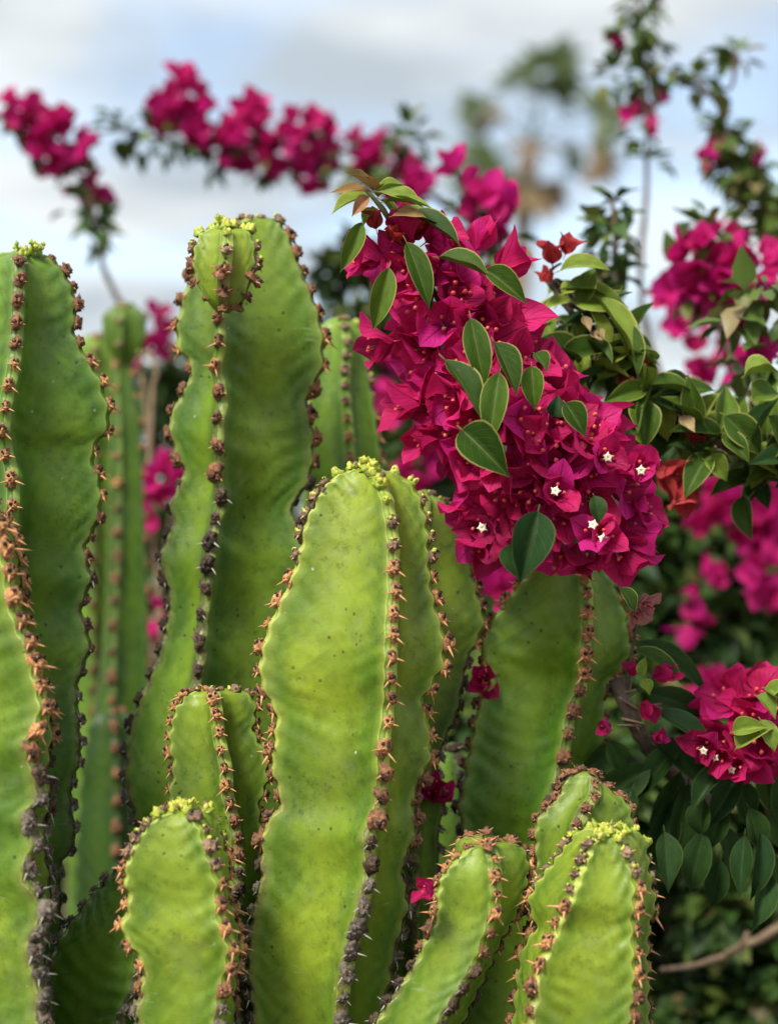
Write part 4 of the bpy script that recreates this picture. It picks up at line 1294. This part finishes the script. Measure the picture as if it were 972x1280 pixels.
far_spray('short magenta bougainvillea spray against the sky, above the knob-crowned cactus', 2.25,
    [(12,150),(50,150),(78,190),(105,230),(120,280),(128,330),(145,370),(160,420),(150,700)],
    [(24,136,16,8),(58,162,22,12),(82,168,24,14),(58,202,12,4),(96,222,16,7),(122,232,12,4)],
    [(20,155,18,14),(90,205,22,14),(108,260,26,24),(122,285,22,20),(60,185,18,10)], (-0.35, 2.3, 0), seed=3)
far_spray('long arching bougainvillea spray loaded with magenta clusters, high against the sky', 2.35,
    [(112,166),(160,164),(215,178),(260,180),(320,190),(380,205),(440,215),(500,225),(560,260),(610,330),(640,600)],
    [(225,116,30,22),(212,148,16,7),(258,155,26,16),(312,136,16,8),(308,176,34,26),(345,192,22,10),(386,170,34,24),(395,216,22,10),(428,196,14,5),(456,190,22,10),(482,202,32,22),(508,230,24,12)],
    [(150,165,22,16),(185,172,20,14),(225,175,26,22),(270,190,24,18),(330,200,26,18),(390,200,30,20),(440,215,30,22),(508,175,26,30),(500,220,24,14)], (0.3, 2.6, 0), seed=4)
far_spray('small pink bougainvillea sprig behind the tip of the main spray', 1.75,
    [(568,210),(580,240),(605,270),(625,330),(650,420),(680,800)],
    [(570,218,9,3),(616,248,16,6),(598,275,16,6)], [(585,280,26,18),(615,300,30,24)], (0.2, 2.2, 0), seed=5)
far_spray('upright thin bougainvillea shoot with sparse leaves, rising against the sky', 2.15,
    [(800,-25),(800,40),(806,110),(808,180),(806,260),(800,340),(812,430),(860,540),(940,620),(1030,720)],
    [(812,122,10,4),(798,150,9,3),(775,42,5,1)],
    [(800,10,18,22),(790,45,22,30),(812,70,20,20),(806,100,18,14),(770,95,18,7),(815,205,16,6),(800,165,16,9),(758,98,14,5)], (0.70, 2.4, 0), mat=M_MASSL, seed=6, s=0.95)
far_spray('leggy bougainvillea shoot hooked over towards the sky, beside the round magenta cluster', 2.0,
    [(920,62),(912,110),(880,100),(850,92),(845,100),(890,120),(905,160),(915,210),(940,245),(985,280),(1040,420),(1060,900)],
    [(900,188,9,3),(926,196,8,2)],
    [(920,68,18,14),(870,100,18,12),(840,90,14,8),(905,160,24,26),(908,185,26,40),(925,215,28,54),(945,245,26,44),(968,275,24,34)], (0.75, 2.2, 0), mat=M_MASSL, seed=7, s=0.95)
far_spray('round magenta bougainvillea cluster with green leaves, above the leafy branch', 1.62,
    [(890,290),(888,330),(890,380),(915,450),(960,540),(1040,700)],
    [(876,325,28,12),(905,315,32,16),(935,328,26,11),(895,348,24,9),(845,368,10,3)],
    [(890,290,30,16),(905,300,30,14),(865,350,30,10),(930,360,24,14)], (0.66, 1.9, 0), mat=M_MASSL, seed=8, group='flowering sprays behind the leafy branch')
far_spray('reddish bougainvillea tip with yellow-green leaves, rising at the end of the leafy branch', 1.36,
    [(955,350),(945,400),(950,460),(965,520),(1010,640),(1080,1000)],
    [(958,405,12,2),(945,448,10,2),(968,380,8,2)],
    [(955,355,26,14),(930,380,30,14),(965,440,26,14),(945,470,30,16),(915,400,22,7)], (0.6, 1.7, 0), mat=M_MASSL, seed=9, ls=0.62, group='flowering sprays behind the leafy branch')
far_spray('dark leafy bougainvillea sprout behind the red bracts of the leafy branch', 1.6,
    [(765,250),(768,300),(770,360),(800,470),(890,560),(1010,660)],
    [(810,480,12,2)], [(768,258,18,12),(765,285,24,22),(768,320,22,20),(772,350,18,12)], (0.62, 1.9, 0), mat=M_MASS, seed=10, s=0.85, group='flowering sprays behind the leafy branch')

# ------------------------------------------------------------------ bushes behind
def bush(label, boxes, clusters, base, seed, n, s=1.0, mat=M_MASS, stems=7):
    """boxes: (px, py, Y, radius in px, share of the leaves)"""
    q = random.Random(seed)
    base = Vector(base)
    root = thing('bougainvillea_bush', label, 'bush', base, 'bougainvillea bushes behind the cactus')
    ms = []
    for (x, y, Y, rr, sh) in boxes:
        c = P(x, y, Y)
        for j in range(max(3, int(9 * sh))):
            d = Vector((q.gauss(0, 1), q.gauss(0, 1), q.gauss(0, 1))).normalized() * (rr * Y / FPX) * q.random() ** 0.4
            ms += leaf_mats(c + d, rr * Y / FPX * 0.42, int(n * sh / max(3, int(9 * sh))), q, s)
        tgt = c
        stem(root, base, [base + Vector((q.uniform(-.1, .1), q.uniform(-.05, .05), 0)), base * 0.4 + tgt * 0.6 - Vector((0, 0, 0.25)), tgt], 0.007, 0.003, M_STEM, 16, 'stem', 6)
    joined(PR_LEAF, ms, mat, 'foliage', root, base)
    for (x, y, Y, rr, k) in clusters:
        joined(PR_BRACT, cluster_mats(P(x, y, Y), rr * Y / FPX, k, q, s), M_BRACT_MASS, 'flower_cluster', root, base)
    return root

bush('shaded green bush with pink blossoms, seen through the gap beside the tallest cactus', [
        (215,520,2.5,70,1), (225,640,2.5,75,1), (230,760,2.4,80,1), (215,900,2.3,90,1), (140,1000,2.3,110,1), (270,1080,2.2,110,1), (60,900,2.4,100,0.6)],
     [(195,402,2.3,16,4),(192,448,2.3,18,5),(210,600,2.2,20,6),(215,585,2.2,14,4),(192,770,1.95,14,4),(203,598,1.95,14,5),(192,655,1.95,8,2),(240,700,2.3,16,4)],
     (-0.35, 2.5, 0), 31, 420, 0.8)
bush('green bush dotted with magenta blossoms, between the tallest cactus and the main spray', [
        (440,420,2.4,70,1), (510,480,2.4,80,1), (470,560,2.3,80,1), (560,620,2.3,90,1), (540,760,2.2,90,1), (560,900,2.1,100,1), (480,1100,2.0,110,1), (610,1150,1.9,100,1), (520,400,2.6,60,0.6), (430,345,2.5,34,0.4)],
     [(467,463,2.1,20,7),(480,510,2.1,18,6),(520,590,2.1,18,5),(625,725,1.5,36,9),(612,690,1.5,22,5),(555,560,2.2,22,6),(500,440,2.3,16,4),(540,545,2.2,18,5)],
     (0.05, 2.4, 0), 32, 480, 0.8)
bush('large dark green bougainvillea bush with scattered pink blossoms, behind the lower branch', [
        (700,480,2.3,70,0.6), (820,640,2.2,80,1), (900,700,2.2,90,1), (960,790,2.2,90,1), (850,790,2.1,80,1), (760,700,2.1,80,1), (900,900,2.1,90,1), (990,950,2.1,90,1), (780,1000,1.9,90,1),
        (860,1090,1.9,70,0.8), (1000,1080,1.9,70,0.8), (840,560,2.4,50,0.5), (940,620,2.3,60,0.8), (880,1290,1.9,90,0.8), (990,1250,1.9,80,0.8), (690,900,2.0,90,0.8), (820,900,2.0,90,1), (940,1000,1.9,90,1), (830,1200,2.1,110,1), (950,1150,2.2,110,1), (850,720,2.4,110,1), (960,690,2.5,100,1)],
     [(880,630,2.0,30,10),(920,640,2.0,26,8),(955,640,2.0,34,12),(965,720,1.9,30,10),(875,725,2.0,16,4),(862,775,2.0,12,3),(945,660,2.0,24,7),(890,440,1.9,30,8),(905,455,1.9,20,6),(840,370,1.8,18,5),
      (880,868,1.9,30,7),(890,1110,1.9,6,1),(972,1225,1.9,6,1),(860,400,1.9,14,3)],
     (0.5, 2.35, 0), 33, 800, 0.85)

# far hedge closing the horizon
def hedge():
    q = random.Random(60)
    base = Vector((0, 5.2, 0))
    root = thing('hedge', 'dense dark green hedge closing the view behind the bougainvillea', 'hedge', base)
    ms = []
    for i in range(640):
        x = q.uniform(-2.6, 2.6)
        top = 1.40 + 0.22 * math.sin(x * 2.1 + 1) + 0.22 * (x > 0.1)
        ms += leaf_mats(Vector((x, 5.2 + q.uniform(-.35, .35), q.uniform(0.05, 1) * top)), 0.20, 22, q, 2.0)
    joined(PR_LEAF, ms, M_MASS, 'foliage', root, base)
    for k in range(9):
        b = base + Vector((-2.3 + k * 0.57, 0, 0))
        stem(root, base, [b, b + Vector((q.uniform(-.2, .2), 0, 0.7)), b + Vector((q.uniform(-.3, .3), 0, 1.25))], 0.025, 0.008, M_STEM, 12, 'trunk', 6)
hedge()

# dry twigs in the shade on the right
def dry_branch():
    base = Vector((0.62, 1.75, 0.0))
    root = thing('dry_branch', 'bare pale brown branch low in the shade under the deep green leaves', 'branch', base)
    stem(root, base, [P(826,1212,1.62), P(860,1208,1.65), P(905,1195,1.68), P(940,1178,1.7), P(1000,1165,1.72), P(1060,1300,1.74), base], 0.002, 0.006, M_TWIG, 40)
    stem(root, base, [P(905,1195,1.68), P(925,1180,1.66), P(935,1165,1.66)], 0.0035, 0.002, M_TWIG, 10, 'twig')
dry_branch()
def twiggy():
    base = Vector((-0.25, 2.15, 0))
    root = thing('dry_branch', 'tangle of dry brown stems in the gap behind the knob-crowned cactus', 'branch', base)
    for k, pts in enumerate((((178,470),(186,560),(190,660),(200,760),(205,900)), ((215,640),(205,700),(196,780),(195,900)), ((170,455),(185,440),(196,470),(190,520),(188,900)))):
        stem(root, base, [P(x, y, 2.0) for x, y in pts] + [base + Vector((0.02 * k, 0, 0))], 0.0022, 0.004, M_TWIG, 30, 'stem', 6)
twiggy()

# ------------------------------------------------------------------ fan palm far behind
def palm():
    Y = 30.0
    c = P(662, 160, Y)
    base = Vector((c.x - 0.2, Y, 0))
    root = thing('fan_palm', 'tall fan palm with dead brown fronds, far behind against the sky', 'palm', base)
    V, F = tube(smoothpath([base - base, Vector((-.05, 0, c.z * 0.5)), Vector((0.2, 0, c.z - .3))], 30), [0.22 - 0.08 * i / 29 for i in range(30)], 12, 0.3)
    link('trunk', mesh('trunk', V, F, [M_TWIG]), root)
    q = random.Random(12)
    crown = Vector((0.2, 0, c.z - 0.25))
    def frond(px, py, dy, size, mat):
        size *= 1.3
        """fan leaf: petiole from the crown to the hub, pleated blades round the outer side"""
        hub = P(px, py, Y) - base + Vector((0, dy, 0))
        d = (hub - crown).normalized()
        Vv, Ff, UVv = [], [], []
        tv, tf = tube([crown, (crown + hub) / 2 + Vector((0, 0, 0.1)), hub], [0.03, 0.025, 0.02], 5)
        Vv += tv; Ff += tf; UVv += [(0.4, 0.5)] * len(tv)
        side = d.cross(Vector((0.1, -0.9, 0.3))).normalized(); up = side.cross(d)
        for k in range(24):
            a = (k / 23 - 0.5) * 3.5
            bd = (d * math.cos(a) + side * math.sin(a)).normalized()
            tipp = hub + bd * size * q.uniform(0.6, 1.2) + Vector((0, 0, -0.18 * size * abs(math.sin(a)) - 0.1 * size)) + up * q.uniform(-.1, .1)
            w = bd.cross(up).normalized() * 0.085
            md = hub * 0.4 + tipp * 0.6 + up * 0.05
            o = len(Vv)
            Vv += [hub - w * 0.4, hub + w * 0.4, md + w, md - w, tipp]
            Ff += [(o, o + 1, o + 2, o + 3), (o + 3, o + 2, o + 4)]
            r_ = q.random(); UVv += [(r_, 0.5)] * 5
        link('frond' if mat is M_PALMG else 'dead_frond', mesh('frond', Vv, Ff, [mat], UVv, smooth=False), root)
    for px, py, dy, s in ((688,84,0,0.60),(655,90,0.6,0.45),(742,148,-0.2,0.52),(600,132,0.3,0.42),(618,200,-0.4,0.60),(596,220,0.4,0.42),(712,182,0.6,0.36),(684,128,-0.8,0.36)):
        frond(px, py, dy, s, M_PALMG)
    for px, py, dy, s in ((742,195,0.1,0.45),(655,232,-0.3,0.55),(618,142,0.6,0.34),(676,225,0.5,0.5),(640,225,0,0.45),(660,190,-.6,.4)):
        frond(px, py, dy, s, M_PALMB)
palm()
